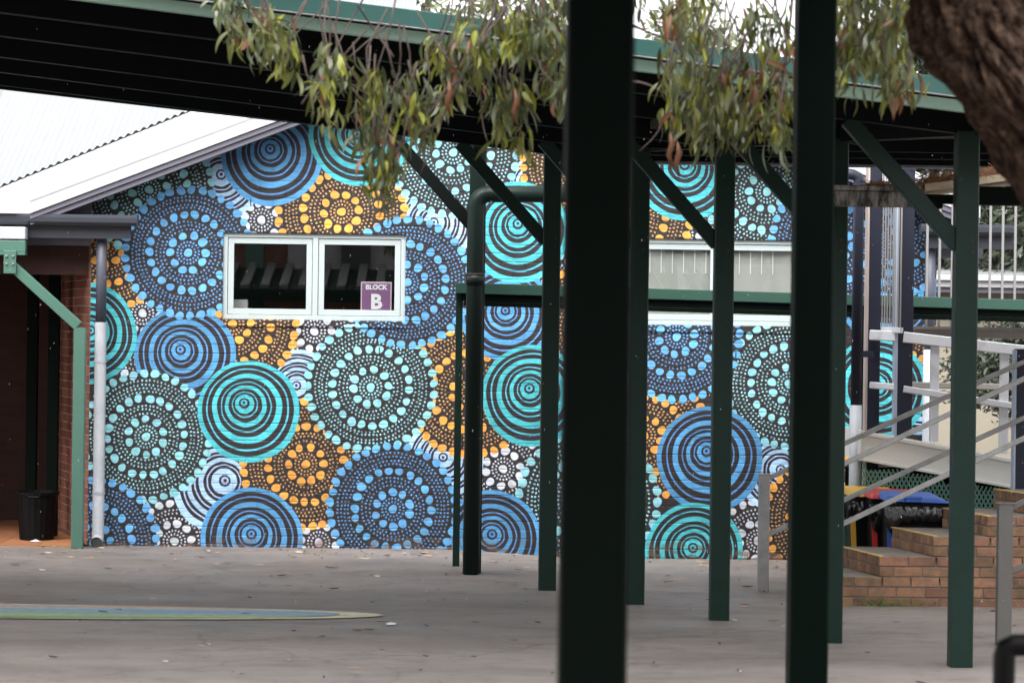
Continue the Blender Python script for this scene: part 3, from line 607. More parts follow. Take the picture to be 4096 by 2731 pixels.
def low_awning():
    o = thing('low_green_beam', 'low green steel beam on thin posts crossing before the painted wall', 'beam', (1, 25.7, 0))
    L = Vector((at(1046, 660, 25.75).x, 25.75, at(1125, 650, 25.75).z)); R = Vector((6.2, 26.35, at(2352, 691, 26.3).z)); d = R - L
    def strip(z0, z1, y0, y1, name, m, a=0):
        p = [L + Vector((a, y0, z0)), R + Vector((0, y0, z0)), R + Vector((0, y1, z0)), L + Vector((a, y1, z0)), L + Vector((a, y0, z1)), R + Vector((0, y0, z1)), R + Vector((0, y1, z1)), L + Vector((a, y1, z1))]
        MB().hexa(p).build(name, m, o, bevel=.004)
    strip(-.1, 0, -.06, .1, 'fascia', GREENM); strip(-.17, -.102, -.02, .08, 'channel', BLACKG, .05); strip(-.215, -.172, -.05, .06, 'lower_flange', BLACKG, .08)  # channel and flange painted near-black for the shade below the fascia
    b = gr(1047, 1308); MB().beam((b.x, 25.82, 0), (b.x, 25.82, L.z - .1), .06, .065, c=.004).build('post', GREEN, o)
    x = at(1981, 900, 26.05).x; MB().beam((x, 26.15, 0), (x, 26.15, R.z - .1), .06, .075, c=.004).build('post', BLACKG, o)
low_awning()

def verandah():
    """dim roof joining the canopy to the ramp, grey gutter along its far side"""
    o = thing('verandah_roof', 'dim verandah roof with a grey gutter edge above the ramp', 'roof', (3.4, 24, 0))
    Y = 24.2; z = at(1650, 379, Y).z; x0 = at(1440, 379, Y).x; x1 = 7.5
    OL = mat('olive soffit', (.03, .03, .02, 1), .6, .3, 2)
    MB().hexa([(x0, 21.2, z + .1), (x1, 20.5, z + .1), (x1, Y, z + .06), (x0, Y, z + .06), (x0, 21.2, z + .16), (x1, 20.5, z + .16), (x1, Y, z + .12), (x0, Y, z + .12)]).build('soffit', OL, o)
    MB().box(x0, x1, Y, Y + .1, z, z + .13).build('gutter', LILAC, o, bevel=.01)
    for y in (21.9, 22.7, 23.5): MB().box(x0 - .05, x1, y, y + .07, z - .02, z + .1).build('joist', UNDER, o)
    MB().box(7.3, 7.42, 21, 21.12, 0, z + .1).build('post', NAVY, o); MB().box(7.3, 7.42, Y - .2, Y - .08, 0, z + .1).build('post', NAVY, o)
verandah()

# ------------------------------------------------------------------ ramp with rails and bars
def ramp():
    Y = 25.2; o = thing('access_ramp', 'grey railed access ramp with navy posts beside the brick steps', 'ramp', (4.3, Y, 0))
    S = lambda x, y, Yq=Y: at(x / K, y / K, Yq)
    # sloping fascia and deck
    tl, bl_, tr, br = S(3450, 1722), S(3450, 1842), S(4055, 1835), S(4055, 1948)
    sx = (tr.z - tl.z) / (tr.x - tl.x); X1 = 7.0; zt = lambda x: tl.z + sx * (x - tl.x)
    h = tl.z - bl_.z
    def slab(z0, z1, y0, y1, name, m, xa=tl.x, xb=X1, p=o, **k): return MB().hexa([(xa, y0, zt(xa) + z0), (xb, y0, zt(xb) + z0), (xb, y1, zt(xb) + z0), (xa, y1, zt(xa) + z0), (xa, y0, zt(xa) + z1), (xb, y0, zt(xb) + z1), (xb, y1, zt(xb) + z1), (xa, y1, zt(xa) + z1)]).build(name, m, p, **k)
    slab(-h + .03, -.04, Y, Y + .03, 'fascia', RAMPW, bevel=.003); slab(-.04, 0, Y - .025, Y + .06, 'top_lip', RAMPW, bevel=.006); slab(-h, -h + .03, Y - .02, Y + .05, 'bottom_lip', RAMPW, bevel=.006)
    MB().box(tl.x - .02, tl.x - .003, Y - .02, Y + 1.4, zt(tl.x) - h, zt(tl.x)).build('end_board', RAMPW, o)
    for i in range(11): slab(-.03, -.002, Y + .065 + i * .125, Y + .065 + i * .125 + .118, 'deck_board', DECK)
    # lattice below
    m = MB(); xa, xb = tl.x + .01, X1; zb = -.02; p = .04
    def clipz(x): return zt(x) - h - .004
    for sgn in (1, -1):
        c = -2.0
        while c < 4.5:
            pts = []
            x = xa
            for k in range(0, 80):
                x0 = xa + k * .04; z0 = .2 + c + sgn * (x0 - xa) * 1.9
                if x0 > 5.6: break
                if zb < z0 < clipz(x0): pts.append(Vector((x0, Y + .06 + (.004 if sgn > 0 else 0), z0)))
            if len(pts) > 1: m.beam(pts[0], pts[-1], .003, .016)
            c += .078
    m.build('lattice', mat('green mesh screen paint', (.09, .2, .16, 1), .5, .1, 5), o, kind='stuff')
    MB().box(xa - .03, X1, Y + .9, Y + .93, -.02, 1.0).build('under_wall', UNDER, o)
    # navy posts up to the verandah roof
    zr = at(1650, 372, 25.4).z
    def npost(fx0, fx1, y, z0, z1, Yp=Y, w=.12):
        a = S(fx0, y, Yp); b = S(fx1, y, Yp); return MB().box(a.x, b.x, Yp, Yp + .13, z0, z1).build('post', NAVY, o, bevel=.005)
    npost(3477, 3525, 1100, .1, zr, 25.6); npost(3596, 3656, 1100, S(3600, 1740).z, zr, Y - .02)
    e = S(3477, 1100, 25.59).x; MB().box(e - .02, e - .001, 25.6, 25.75, .5, zr).build('post_edge', mat('pinkish lit post face', (.4, .33, .3, 1), .6), o)  # pale strip paints the lit left face of the navy post
    e = S(3596, 1100, Y - .02).x; MB().box(e - .028, e - .001, Y - .02, Y + .11, S(3600, 1740).z, zr).build('post_edge', mat('pale blue post edge', (.33, .38, .48, 1), .6), o)
    npost(4066, 4140, 1600, .9, S(4080, 1395, 24.0).z, 24.0); a = S(4060, 1600, 24.0); MB().box(a.x - .005, a.x + .012, 24.0, 24.12, .9, S(4080, 1400, 24.0).z).build('post_edge', bpy.data.materials['pale blue post edge'], o)
    # rails
    def rail(a, b, t, Ya=Y, Yb=Y, m=SILVER, w=.06, name='rail'):
        A = S(*a, Ya); B = S(*b, Yb); MB().beam(A, B, w, t, c=.008).build(name, m, o)
    rail((3488, 1340), (3592, 1345), .095, 25.55, Y); rail((3488, 1540), (3592, 1548), .062, 25.55, Y)
    rail((3612, 1348), (4110, 1404), .1); rail((3612, 1555), (4110, 1632), .062)
    rail((3600, 1328), (4140, 1338), .09, 26.5, 26.5, TAUPE); rail((3600, 1538), (4140, 1550), .06, 26.5, 26.5, TAUPE)
    for x0, y0, y1 in ((3742, 1380, 1757), (4020, 1412, 1805)):
        A = S(x0, y0); B = S(x0 - 2, y1); MB().box(A.x - .04, A.x + .04, Y + .005, Y + .05, B.z - .02, A.z + .02).build('rail_post', SILVER, o, bevel=.004)
    # upright bars: a screen along the back and a return panel seen edge-on
    yb = 26.45; zb = S(3700, 1305, yb).z; MB().box(S(3650, 1300, yb).x, 7, yb - .02, yb + .02, zb - .03, zb).build('bar_rail', TAUPE, o)
    for sx_ in [3710, 3760, 3810, 3860, 3910, 3962, 4012, 4062, 4112]:
        A = S(sx_ - 4, 1200, yb); MB().box(A.x - .011, A.x + .011, yb - .01, yb + .01, zb, zr).build('bar', BARS, o)
    A = S(3512, 1308, 25.75); B = S(3606, 1312, 25.0); n = 9
    for i in range(n):
        q = A.lerp(B, (i + .5) / n); MB().box(q.x - .0065, q.x + .0065, q.y - .0065, q.y + .0065, A.z, zr).build('bar', BARS, o)
    MB().beam(A - Vector((0, 0, .02)), B - Vector((0, 0, .02)), .03, .05).build('bar_rail', SILVER, o)
ramp()
def navy_pipe():
    Y = 25.4; x = at(1969, 700, Y).x; o = thing('navy_downpipe', 'navy downpipe with galvanised foot left of the ramp', 'pipe', (x, Y, 0)); zs = at(1965, 930, Y).z; zt = at(1976, 402, Y).z
    MB().tube([(x, Y, zs - .02), (x, Y, zt - .05), (x - .01, Y, zt - .02), (x - .05, Y, zt), (x - .2, Y, zt + .02)], .05, 20).build('pipe', NAVY, o, smooth=True)
    MB().tube([(x, Y, 0), (x, Y, zs)], .056, 20).build('lower_pipe', GALV, o, smooth=True)
    z = at(1969, 838, Y).z
    MB().box(x - .06, x + .16, Y - .02, Y + .03, at(1969, 820, Y).z, at(1969, 805, Y).z).build('bracket', NAVY, o)
navy_pipe()

# ------------------------------------------------------------------ brick steps, handrails, bins
def steps():
    o = thing('brick_steps', 'tan brick steps with worn yellow edges', 'steps', (4, 22.8, 0)); og = ORG[o.name]
    hz = [.24, .412, .584, .756, .928]
    near = [None, gr(2028, 1281, hz[1]), gr(2144, 1230, hz[2]), gr(2260, 1182, hz[3]), None]
    far = [None, gr(1942, 1261, hz[1]), gr(2047, 1212, hz[2]), gr(2153, 1165, hz[3]), gr(2260, 1116, hz[4])]
    yn = sum(p.y for p in near if p) / 3; yf = sum(p.y for p in far if p) / 4
    dxn = (near[3].x - near[1].x) / 2; dxf = (far[4].x - far[1].x) / 3
    xn = [near[1].x + dxn * (k - 1) for k in range(5)]; xf = [far[1].x + dxf * (k - 1) for k in range(5)]
    XE = 7.0
    core = MB(); sm = MB().cbox(-.115, .115, 0, .1, -.038, .038, .005).mesh('brick', BRICKT); rowm = MB().cbox(-.038, .038, 0, .1, -.038, .038, .005).mesh('brick', BRICKT); hdm = MB().cbox(-.055, .055, 0, .1, -.038, .038, .005).mesh('brick', BRICKT)
    TR = mat('worn step tread', (.2, .165, .14, 1), .8, .2, 18, .25, 70, col2=(.1, .08, .07, 1))
    for k in range(5):
        z1 = hz[k]; z0 = 0 if k == 0 else hz[k - 1]
        core.hexa([(xn[k] + .012, yn + .012, z0 - .05), (XE, yn + .012, z0 - .05), (XE, yf, z0 - .05), (xf[k] + .012, yf, z0 - .05), (xn[k] + .012, yn + .012, z1 - .006), (XE, yn + .012, z1 - .006), (XE, yf, z1 - .006), (xf[k] + .012, yf, z1 - .006)])
        d = Vector((xf[k] - xn[k], yf - yn, 0)); ln = d.length; d.normalize()
        xe = XE if k == 4 else xn[k + 1] + .1
        MB().hexa([(xn[k] + .02, yn + .02, z1 - .006), (xe + .1, yn + .02, z1 - .006), (xe, yf, z1 - .006), (xf[k] + .02, yf, z1 - .006), (xn[k] + .02, yn + .02, z1 - .001), (xe + .1, yn + .02, z1 - .001), (xe, yf, z1 - .001), (xf[k] + .02, yf, z1 - .001)]).build('tread', TR, o)
        nn = [Vector((xn[k] + .0, yn + .015, z1)), Vector((xn[k] + .04, yn + .015, z1)), Vector((xf[k] + .035, yf, z1)), Vector((xf[k] - .004, yf, z1))]
        MB().prism([p + Vector((0, 0, -.004)) for p in nn], (0, 0, .0065)).build('nosing', YEL, o)
        # riser bricks: a row on edge above, headers below
        ncr = 2 if k else 3
        for c in range(ncr):
            z = z1 - .043 - c * CH; step = .086 if c == 0 else .118; msh = rowm if c == 0 else hdm
            q = step / 2
            while q < ln - .02:
                b = bpy.data.objects.new('brick', msh); P = Vector((xn[k], yn, 0)) + d * q; b.location = Vector((P.x + random.uniform(-.002, .002), P.y, z)) - og; b.rotation_euler = (0, 0, math.atan2(-d.x, d.y) - math.pi / 2 + 0); b.rotation_euler[2] = math.atan2(d.y, d.x) + math.pi; link(b, o); q += step
    core.build('mortar', MORT, o)
    for j in range(11):
        z = hz[4] - .043 - j * CH
        if z < -.03: break
        k = min(kk for kk in range(5) if hz[kk] > z); x = xn[k] + .002 + (0 if j % 2 else .0); off = .115 if j % 2 else .0; first = True
        x0 = xn[k] + .001
        while x0 < 5.35:
            if first and off: msh, w = hdm, .11
            else: msh, w = sm, .23
            b = bpy.data.objects.new('brick', msh); b.location = Vector((x0 + w / 2, yn + random.uniform(-.003, .002), z)) - og; b.rotation_euler = (random.uniform(-.01, .01), 0, 0); link(b, o); x0 += w + .01; first = False
    return yn, yf, xn, hz
SY, SF, SX, SH = steps()
def handrail(x, y, z0, xe, pitch, name, label, top=1.0, gap=.5, sz=.06, cap=True, ends=True, M=None):
    M = M or ZINC
    o = thing(name, label, 'handrail', (x, y, z0))
    MB().beam((x, y, z0), (x, y, z0 + top), sz, sz + .02, c=.004).build('post', M, o); MB().box(x - sz * .8, x + sz * .8, y - sz * .6, y + sz * .6, z0 + top, z0 + top + .006).build('post_cap', M, o)
    for t in (top - .035, top - .035 - gap):
        MB().beam((x + .03, y, z0 + t), (xe, y, z0 + t + (xe - x - .03) * pitch), .04, .042, c=.005).build('rail', M, o)
    if ends: MB().beam((xe, y, z0 + (xe - x) * pitch - .3), (xe, y, z0 + top + (xe - x) * pitch), sz, sz, c=.004).build('post', M, o)
    return o
g1 = gr(1752, 1357); handrail(g1.x, g1.y, 0, 6.2, .47, 'stair_handrail', 'galvanised handrail on the far side of the brick steps, its foot post in view', 1.02, .495, .075)
p2 = at(1940, 1060, SY + .1); q2 = at(2180, 947, SY + .1); pt = (q2.z - p2.z) / (q2.x - p2.x); x2 = 3.25; handrail(x2, SY + .1, 0, 6.2, pt, 'stair_handrail', 'galvanised handrail on the near side of the brick steps, its foot hidden by dark posts', p2.z - (p2.x - x2) * pt + .035, .5, .06)
g2 = gr(2304, 1481); handrail(g2.x, g2.y, 0, 6.0, .46, 'stair_handrail', 'grey handrail post standing right of the front green canopy post', 1.03, .47, .085, M=mat('shaded zinc', (.1, .095, .09, 1), .55, .15, 14))  # darker copy of the zinc, shade on this rail painted in
def corner_rail():
    Y = 8.0; a = at(2307, 1480, Y); o = thing('near_handrail', 'blurred black tube rail in the bottom right corner', 'handrail', (a.x, Y, 0)); r = .033; M = mat('black rail paint', (.002, .002, .002, 1), .5, spec=.15)
    MB().tube([(a.x, Y, 0), (a.x, Y, a.z - .03), (a.x + .006, Y, a.z - .01), (a.x + .025, Y, a.z), (a.x + 1.6, Y, a.z + .0)], r, 16).build('rail', M, o, smooth=True)
    MB().tube([(a.x + 1.6, Y, 0), (a.x + 1.6, Y, a.z)], r, 16).build('leg', M, o, smooth=True)
    MB().tube([(a.x, Y, .0), (a.x, Y, .012)], .07, 20).build('floor_flange', M, o)
corner_rail()
def bins():
    spec = [(3373, 3600, 24.95, (26, 122, 72), 'green', 1150), (3398, 3620, 24.6, (200, 155, 45), 'yellow', 1131), (3483, 3705, 24.25, (180, 38, 40), 'red', 1121), (3544, 3792, 23.9, (44, 88, 170), 'blue', 1122)]
    for xa, xb, Y, c, nm, yl in spec:
        a = at(xa / K, 1180, Y); b = at(xb / K, 1180, Y); w = b.x - a.x; zt = .79 if nm != 'green' else .74
        o = thing('wheelie_bin', 'black wheelie bin with a %s lid and %s edge stripe behind the steps' % (nm, nm), 'bin', ((a.x + b.x) / 2, Y, 0), group='bins behind the brick steps')
        cm = mat(nm + ' bin plastic', srgb(*c), .4, .06, 9)
        MB().hexa([(a.x + .05, Y + .03, .04), (b.x - .05, Y + .03, .04), (b.x - .04, Y + .5, .04), (a.x + .04, Y + .5, .04), (a.x, Y, zt), (b.x, Y, zt), (b.x, Y + .55, zt), (a.x, Y + .55, zt)]).build('body', BLACKP, o, bevel=.012)
        sw = .075 if nm == 'blue' else .05
        MB().hexa([(a.x + .045, Y + .022, .06), (a.x + .045 + sw * .8, Y + .022, .06), (a.x + .045 + sw * .8, Y + .028, .06), (a.x + .045, Y + .028, .06), (a.x + .001, Y - .008, zt - .12), (a.x + sw, Y - .008, zt - .12), (a.x + sw, Y - .002, zt - .12), (a.x + .001, Y - .002, zt - .12)]).build('edge_stripe', cm, o)
        ld = MB().hexa([(a.x - .02, Y - .03, zt + .012), (b.x + .03, Y - .03, zt + .0), (b.x + .03, Y + .58, zt + .02), (a.x - .02, Y + .58, zt + .03), (a.x + .02, Y + .02, zt + .06), (b.x - .08, Y + .02, zt + .045), (b.x - .08, Y + .5, zt + .075), (a.x + .02, Y + .5, zt + .085)]).build('lid', cm, o, bevel=.015)
        hx = a.x + .16; MB().tube([(hx, Y - .035, zt + .035), (hx, Y - .075, zt + .05), (hx + .14, Y - .075, zt + .05), (hx + .14, Y - .035, zt + .035)], .012, 8).build('lid_handle', cm, ld)
        for wx in (a.x + .02, b.x - .06): MB().tube([(wx, Y + .5, .1), (wx + .04, Y + .5, .1)], .1, 18).build('wheel', RUBB, o)
        # crumpled liner folded over the rim
        n = 40; rows = 7; vs = []
        for j in range(rows):
            for i in range(n + 1):
                x = a.x - .02 + (w + .05) * i / n; f = j / (rows - 1)
                drop = .05 + f * (.13 + .05 * mnoise.noise((i * .35, xa, 1)) + (.12 * max(0, 1 - abs(i / n - .12) * 7) if nm in ('blue', 'red') else 0))
                vs.append((x + .012 * mnoise.noise((i * .8, j, xa)), Y - .03 - .03 * math.sin(f * 2.6) + .022 * mnoise.noise((i * .55, j * .9, xa + 2)) + f * .01, zt + .02 - drop + .012 * mnoise.noise((i * .7, j * 1.3, 7))))
        MB().add(vs, [(j * (n + 1) + i, j * (n + 1) + i + 1, (j + 1) * (n + 1) + i + 1, (j + 1) * (n + 1) + i) for j in range(rows - 1) for i in range(n)]).build('liner', LINER, o, smooth=True)
bins()
def porch_bin():
    Y = 27.9; c = at(84, 1240, Y); z0 = .08; zt = at(84, 1128, Y).z; o = thing('black_tub_bin', 'black ribbed rubbish tub standing in the dark porch', 'bin', (c.x, Y, z0)); pts = []
    b = MB(); n = 40; H = zt - z0
    prof = [(.0, .155), (.02, .17), (.5, .19), (.93, .207), (.94, .222), (1, .224), (1.0, .205), (.6, .18)]
    vs = [(c.x + r * (1 + .012 * math.cos(20 * a)) * math.cos(a), Y + r * (1 + .012 * math.cos(20 * a)) * math.sin(a), z0 + f * H) for f, r in prof for a in [2 * math.pi * i / n for i in range(n)]]
    b.add(vs, [(j * n + i, j * n + (i + 1) % n, (j + 1) * n + (i + 1) % n, (j + 1) * n + i) for j in range(len(prof) - 1) for i in range(n)] + [tuple(range(n))[::-1]]).build('tub', BLACKP, o)
    MB().tube([(c.x - .06, Y - .23, zt - .03), (c.x - .05, Y - .25, zt - .045), (c.x + .05, Y - .25, zt - .045), (c.x + .06, Y - .23, zt - .03)], .012, 8).build('handle', BLACKP, o)
    MB().tube([(c.x, Y, zt - .12), (c.x, Y, zt - .11)], .19, 24).build('liner', LINER, o)
porch_bin()
def scrap(px, py, sx, sy, z, Y, lab, cat='paper'):
    p = at(px, py, Y); n = 9; vs = []
    for j in range(n):
        for i in range(n):
            u_, v_ = i / (n - 1) - .5, j / (n - 1) - .5; e = .8 + .4 * mnoise.noise((i * .6, j * .6, px))
            vs.append((p.x + u_ * sx * e, Y + v_ * sy * e, z + .004 + max(0, .5 - math.hypot(u_, v_)) * (.05 + .07 * abs(mnoise.noise((i * .9, j * .9, py)))) * min(1, sx * 5)))
    MB().add(vs, [(j * n + i, j * n + i + 1, (j + 1) * n + i + 1, (j + 1) * n + i) for j in range(n - 1) for i in range(n - 1)]).build('paper_scrap', PAPER, None, label=lab, cat=cat)
scrap(82, 1245, .13, .12, .08, 27.62, 'crumpled white paper on the porch floor beside the black tub')
g = gr(898, 1436); scrap(898, 1436, .09, .16, .01, g.y, 'crumpled white scrap on the asphalt right of the painted lens')
g = gr(523, 1504); scrap(600, 1603 / 1.0 - 0, .02, .05, .01, g.y, 'tiny white scrap on the asphalt below the painted lens') if False else None

# ------------------------------------------------------------------ littered gutter and awning at the right
def litter_awning():
    Y = 19.1; S = lambda x, y, q=Y: at(x / K, y / K, q); o = thing('littered_awning', 'mouldy grey gutter and awning edge covered in dry needles', 'awning', (4, Y, 0))
    a, b = S(3290, 741), S(3690, 745); t = a.z; h = S(3400, 742).z - S(3400, 826).z
    MB().box(a.x, b.x, Y, Y + .12, b.z - h, b.z - h * .28).build('gutter', TIMBER, o, bevel=.008); MB().box(a.x, b.x - .01, Y - .018, Y + .1, b.z - h * .26, b.z).build('gutter_roll', TIMBER, o, bevel=.012)
    for f in (.42, .55, .75): MB().box(a.x, b.x + .002, Y - .006, Y, b.z - h * f - .004, b.z - h * f).build('gutter_bead', TIMBER, o)
    # sheet rising away to the right with needles lying on it
    c0, c1 = S(3700, 765), S(4200, 700); c1 = Vector((c1.x, Y, c1.z)); d = Vector((0, 1.6, .16))
    MB().prism([c0, c1, c1 + Vector((0, 0, .05)), c0 + Vector((0, 0, .05))], (0, 1.4, 0)).build('sheet', mat('stained sheet edge', (.38, .33, .24, 1), .7, .2, 12, col2=(.2, .13, .07, 1)), o)
    MB().box(S(3720, 800).x, S(3792, 800).x, Y + .2, Y + .35, S(3750, 828).z, S(3750, 775).z).build('bracket', BLACKG, o); MB().box(S(3925, 800).x, 6.5, Y + .25, Y + .4, S(3950, 812).z, S(3950, 738).z).build('beam', BLACKG, o)
    MB().box(S(3330, 800).x, 6.5, Y + .5, Y + .6, S(3750, 800).z, S(3750, 762).z).build('back_beam', BLACKG, o)
    MB().box(6.0, 6.12, Y + .2, Y + .32, 0, b.z - .2).build('post', GREEN, o); MB().box(S(3400, 700).x - .35, S(3400, 700).x - .27, Y + .04, Y + .12, 0, b.z - h).build('post', GREEN, o)
    nd = MB()
    for i in range(1500):
        x = random.uniform(b.x - .35, c1.x); f = (x - c0.x) / (c1.x - c0.x); z = (c0.z + (c1.z - c0.z) * f + .05) if f > 0 else b.z
        hump = (.05 + .05 * mnoise.noise((x * 5, 0, 0))) * (1 if f > 0 else .35); y = Y + random.uniform(-.01, .3); z += random.random() ** 1.5 * hump * (1.1)
        an = random.uniform(-.5, .5); l = random.uniform(.03, .09); t_ = random.uniform(0, 6.28); dv = Vector((math.cos(t_) * math.cos(an), math.sin(t_) * math.cos(an) * .5, math.sin(an))) * l; P = Vector((x, y, z))
        w = Vector((0, 0, random.uniform(.0012, .004)))
        nd.add([P - dv - w, P + dv - w, P + dv + w, P - dv + w], [(0, 1, 2, 3)])
    nd.build('needle_litter', NEEDLE, o, kind='stuff')
litter_awning()

# ------------------------------------------------------------------ the gum tree in front
def leafmat(name, c, tr=.25):
    m = bpy.data.materials.new(name); m.use_nodes = True; t = m.node_tree; n = t.nodes; L = t.links; p = n['Principled BSDF']; p.inputs['Roughness'].default_value = .5
    g = n.new('ShaderNodeNewGeometry'); nz = n.new('ShaderNodeTexNoise'); nz.inputs['Scale'].default_value = 9; nz.inputs['Detail'].default_value = 4; L.new(g.outputs['Position'], nz.inputs['Vector'])
    mx = n.new('ShaderNodeMix'); mx.data_type = 'RGBA'; L.new(nz.outputs['Fac'], mx.inputs['Factor']); mx.inputs[6].default_value = tuple(q * .55 for q in c) + (1,); mx.inputs[7].default_value = tuple(min(1, q * 1.45) for q in c) + (1,)
    L.new(mx.outputs[2], p.inputs['Base Color']); tl = n.new('ShaderNodeBsdfTranslucent'); L.new(mx.outputs[2], tl.inputs[0]); ms = n.new('ShaderNodeMixShader'); ms.inputs[0].default_value = tr; L.new(p.outputs[0], ms.inputs[1]); L.new(tl.outputs[0], ms.inputs[2]); L.new(ms.outputs[0], n['Material Output'].inputs[0]); return m
LEAFM = [leafmat('grey green gum leaf', (.058, .076, .028)), leafmat('olive gum leaf', (.085, .092, .018)), leafmat('yellow green gum leaf', (.2, .215, .022)), leafmat('silvery gum leaf', (.19, .2, .14)), leafmat('rusty dead gum leaf', (.15, .06, .028))]
LEAFW = [.38, .34, .16, .06, .06]
def bark_material():
    m = bpy.data.materials.new('fibrous brown bark'); m.use_nodes = True; t = m.node_tree; n = t.nodes; L = t.links; p = n['Principled BSDF']; p.inputs['Roughness'].default_value = .9; p.inputs['Specular IOR Level'].default_value = .2
    at_ = n.new('ShaderNodeAttribute'); at_.attribute_name = 'bark'; mp = n.new('ShaderNodeMapping'); mp.inputs['Scale'].default_value = (1, 1, .34); L.new(at_.outputs['Vector'], mp.inputs['Vector'])
    def nz(sc, d=6, r=.65): q = n.new('ShaderNodeTexNoise'); q.inputs['Scale'].default_value = sc; q.inputs['Detail'].default_value = d; q.inputs['Roughness'].default_value = r; q.inputs['Distortion'].default_value = .6; L.new(mp.outputs[0], q.inputs['Vector']); return q.outputs['Fac']
    r = n.new('ShaderNodeValToRGB'); e = r.color_ramp.elements; e[0].position = .36; e[0].color = (.012, .007, .005, 1); e[1].position = .66; e[1].color = (.24, .165, .122, 1); q = e.new(.44); q.color = (.05, .03, .022, 1); q = e.new(.53); q.color = (.11, .068, .047, 1)
    L.new(nz(30, 10, .75), r.inputs[0]); L.new(r.outputs[0], p.inputs['Base Color'])
    b = n.new('ShaderNodeBump'); b.inputs['Strength'].default_value = 1; b.inputs['Distance'].default_value = .03; L.new(nz(44, 8, .75), b.inputs['Height']); L.new(b.outputs[0], p.inputs['Normal']); return m
BARK = bark_material()
TWIG = mat('grey purple twig bark', (.06, .042, .036, 1), .85, .3, 40)
def leaf_shape(l=.11, w=.016, curl=.02, bend=.015):
    n = 6; vs = []; fs = []
    for i in range(n + 1):
        t = i / n; hw = w * .5 * (math.sin(math.pi * min(1, t * .92 + .06)) ** .8) * (1.25 - .5 * t) if 0 < i < n else w * .03
        c = Vector((bend * math.sin(t * 2.4), curl * math.sin(t * math.pi), -l * t)); vs += [c + Vector((-hw, .15 * hw, 0)), c, c + Vector((hw, .15 * hw, 0))]
    for i in range(n):
        for k in (0, 1): a = i * 3 + k; fs.append((a, a + 1, a + 4, a + 3))
    return vs, fs
SH_ = [leaf_shape(.105, .023, .01, .008), leaf_shape(.125, .02, .012, -.014), leaf_shape(.085, .024, .006, .01), leaf_shape(.14, .021, .018, .02)]
def gum_tree():
    bx = at(2640, 760, 9.5); tree = thing('gum_tree', 'leaning gum tree with fibrous bark and drooping narrow leaves', 'tree', (bx.x + .55, 9.6, 0))
    # trunk: leaning and knobbly, furrowed bark modelled
    ax = [Vector((bx.x + .72, 9.7, -.1)), Vector((bx.x + .45, 9.6, 1.1)), at(2705, 700, 9.5), at(2545, 436, 9.4), at(2372, 192, 9.3), at(2278, 40, 9.3), at(2245, -130, 9.35), at(2230, -520, 9.5), at(2200, -900, 9.8)]
    rad = [.36, .31, .27, .255, .265, .27, .25, .23, .2]
    NS, NR = 320, 220; vs = []; bc = []
    def sp(t):
        f = t * (len(ax) - 1); i = min(int(f), len(ax) - 2); f -= i; p0, p1, p2, p3 = ax[max(i - 1, 0)], ax[i], ax[i + 1], ax[min(i + 2, len(ax) - 1)]
        c = .5 * ((2 * p1) + (p2 - p0) * f + (2 * p0 - 5 * p1 + 4 * p2 - p3) * f * f + (3 * p1 - p0 - 3 * p2 + p3) * f ** 3); return c, rad[i] * (1 - f) + rad[i + 1] * f
    for i in range(NS + 1):
        t = i / NS; c, r = sp(t); c2, _ = sp(min(1, t + .01)); c1, _ = sp(max(0, t - .01)); tn = (c2 - c1).normalized(); up = Vector((0, 1, 0)); up = (up - tn * up.dot(tn)).normalized(); sd = tn.cross(up); s = t * 6.5
        for j in range(NR):
            a = 2 * math.pi * j / NR; ca, sa = math.cos(a), math.sin(a)
            w_ = mnoise.noise((ca * 2, sa * 2, s * 2.5)) * .9; k = mnoise.noise((ca * 1.3, sa * 1.3, s * 2.1)) * .16 + mnoise.noise((ca * 3, sa * 3, s * 5)) * .07 - max(0, .30 - abs(mnoise.noise((ca * 5 + w_, sa * 5, s * 1.3)))) * .42 - max(0, .25 - abs(mnoise.noise((ca * 12 + w_, sa * 12, s * 3.2 + 9)))) * .22 + mnoise.noise((ca * 24, sa * 24, s * 7)) * .022
            vs.append(c + (up * ca + sd * sa) * r * (1 + k)); bc += [ca * .27, sa * .27, s]
    tr = MB().add(vs, [(i * NR + j, i * NR + (j + 1) % NR, (i + 1) * NR + (j + 1) % NR, (i + 1) * NR + j) for i in range(NS) for j in range(NR)]); to = tr.build('trunk', BARK, tree, smooth=True); at_ = to.data.attributes.new('bark', 'FLOAT_VECTOR', 'POINT'); at_.data.foreach_set('vector', bc)
    # limbs out of the top of the picture and the twigs that hang from them
    top = at(2255, -170, 9.35)
    def limb(pts, r0, r1, name='branch', n=10, m=TWIG):
        pts = [Vector(p) for p in pts]; fine = []
        for i in range(len(pts) - 1):
            p0, p1, p2, p3 = pts[max(i - 1, 0)], pts[i], pts[i + 1], pts[min(i + 2, len(pts) - 1)]
            for f in (0, .25, .5, .75): fine.append(.5 * ((2 * p1) + (p2 - p0) * f + (2 * p0 - 5 * p1 + 4 * p2 - p3) * f * f + (3 * p1 - p0 - 3 * p2 + p3) * f ** 3))
        fine.append(pts[-1]); k = len(fine) - 1
        fine = [p + Vector([mnoise.noise(p * 6 + Vector((q, 0, 0))) for q in (0, 7, 13)]) * .012 for p in fine]
        MB().tube(fine, [r0 + (r1 - r0) * i / k for i in range(k + 1)], n).build(name, m, tree, smooth=True); return fine
    YL = 12.6
    limb([top, at(1900, -330, 11), at(1500, -300, YL), at(1150, -230, YL), at(800, -190, YL + .2), at(520, -120, YL + .3)], .09, .012, n=12)
    limb([top + Vector((0, 0, .1)), at(2150, -330, 10.8), at(2020, -230, 11.6), at(1985, -60, 12)], .06, .01)
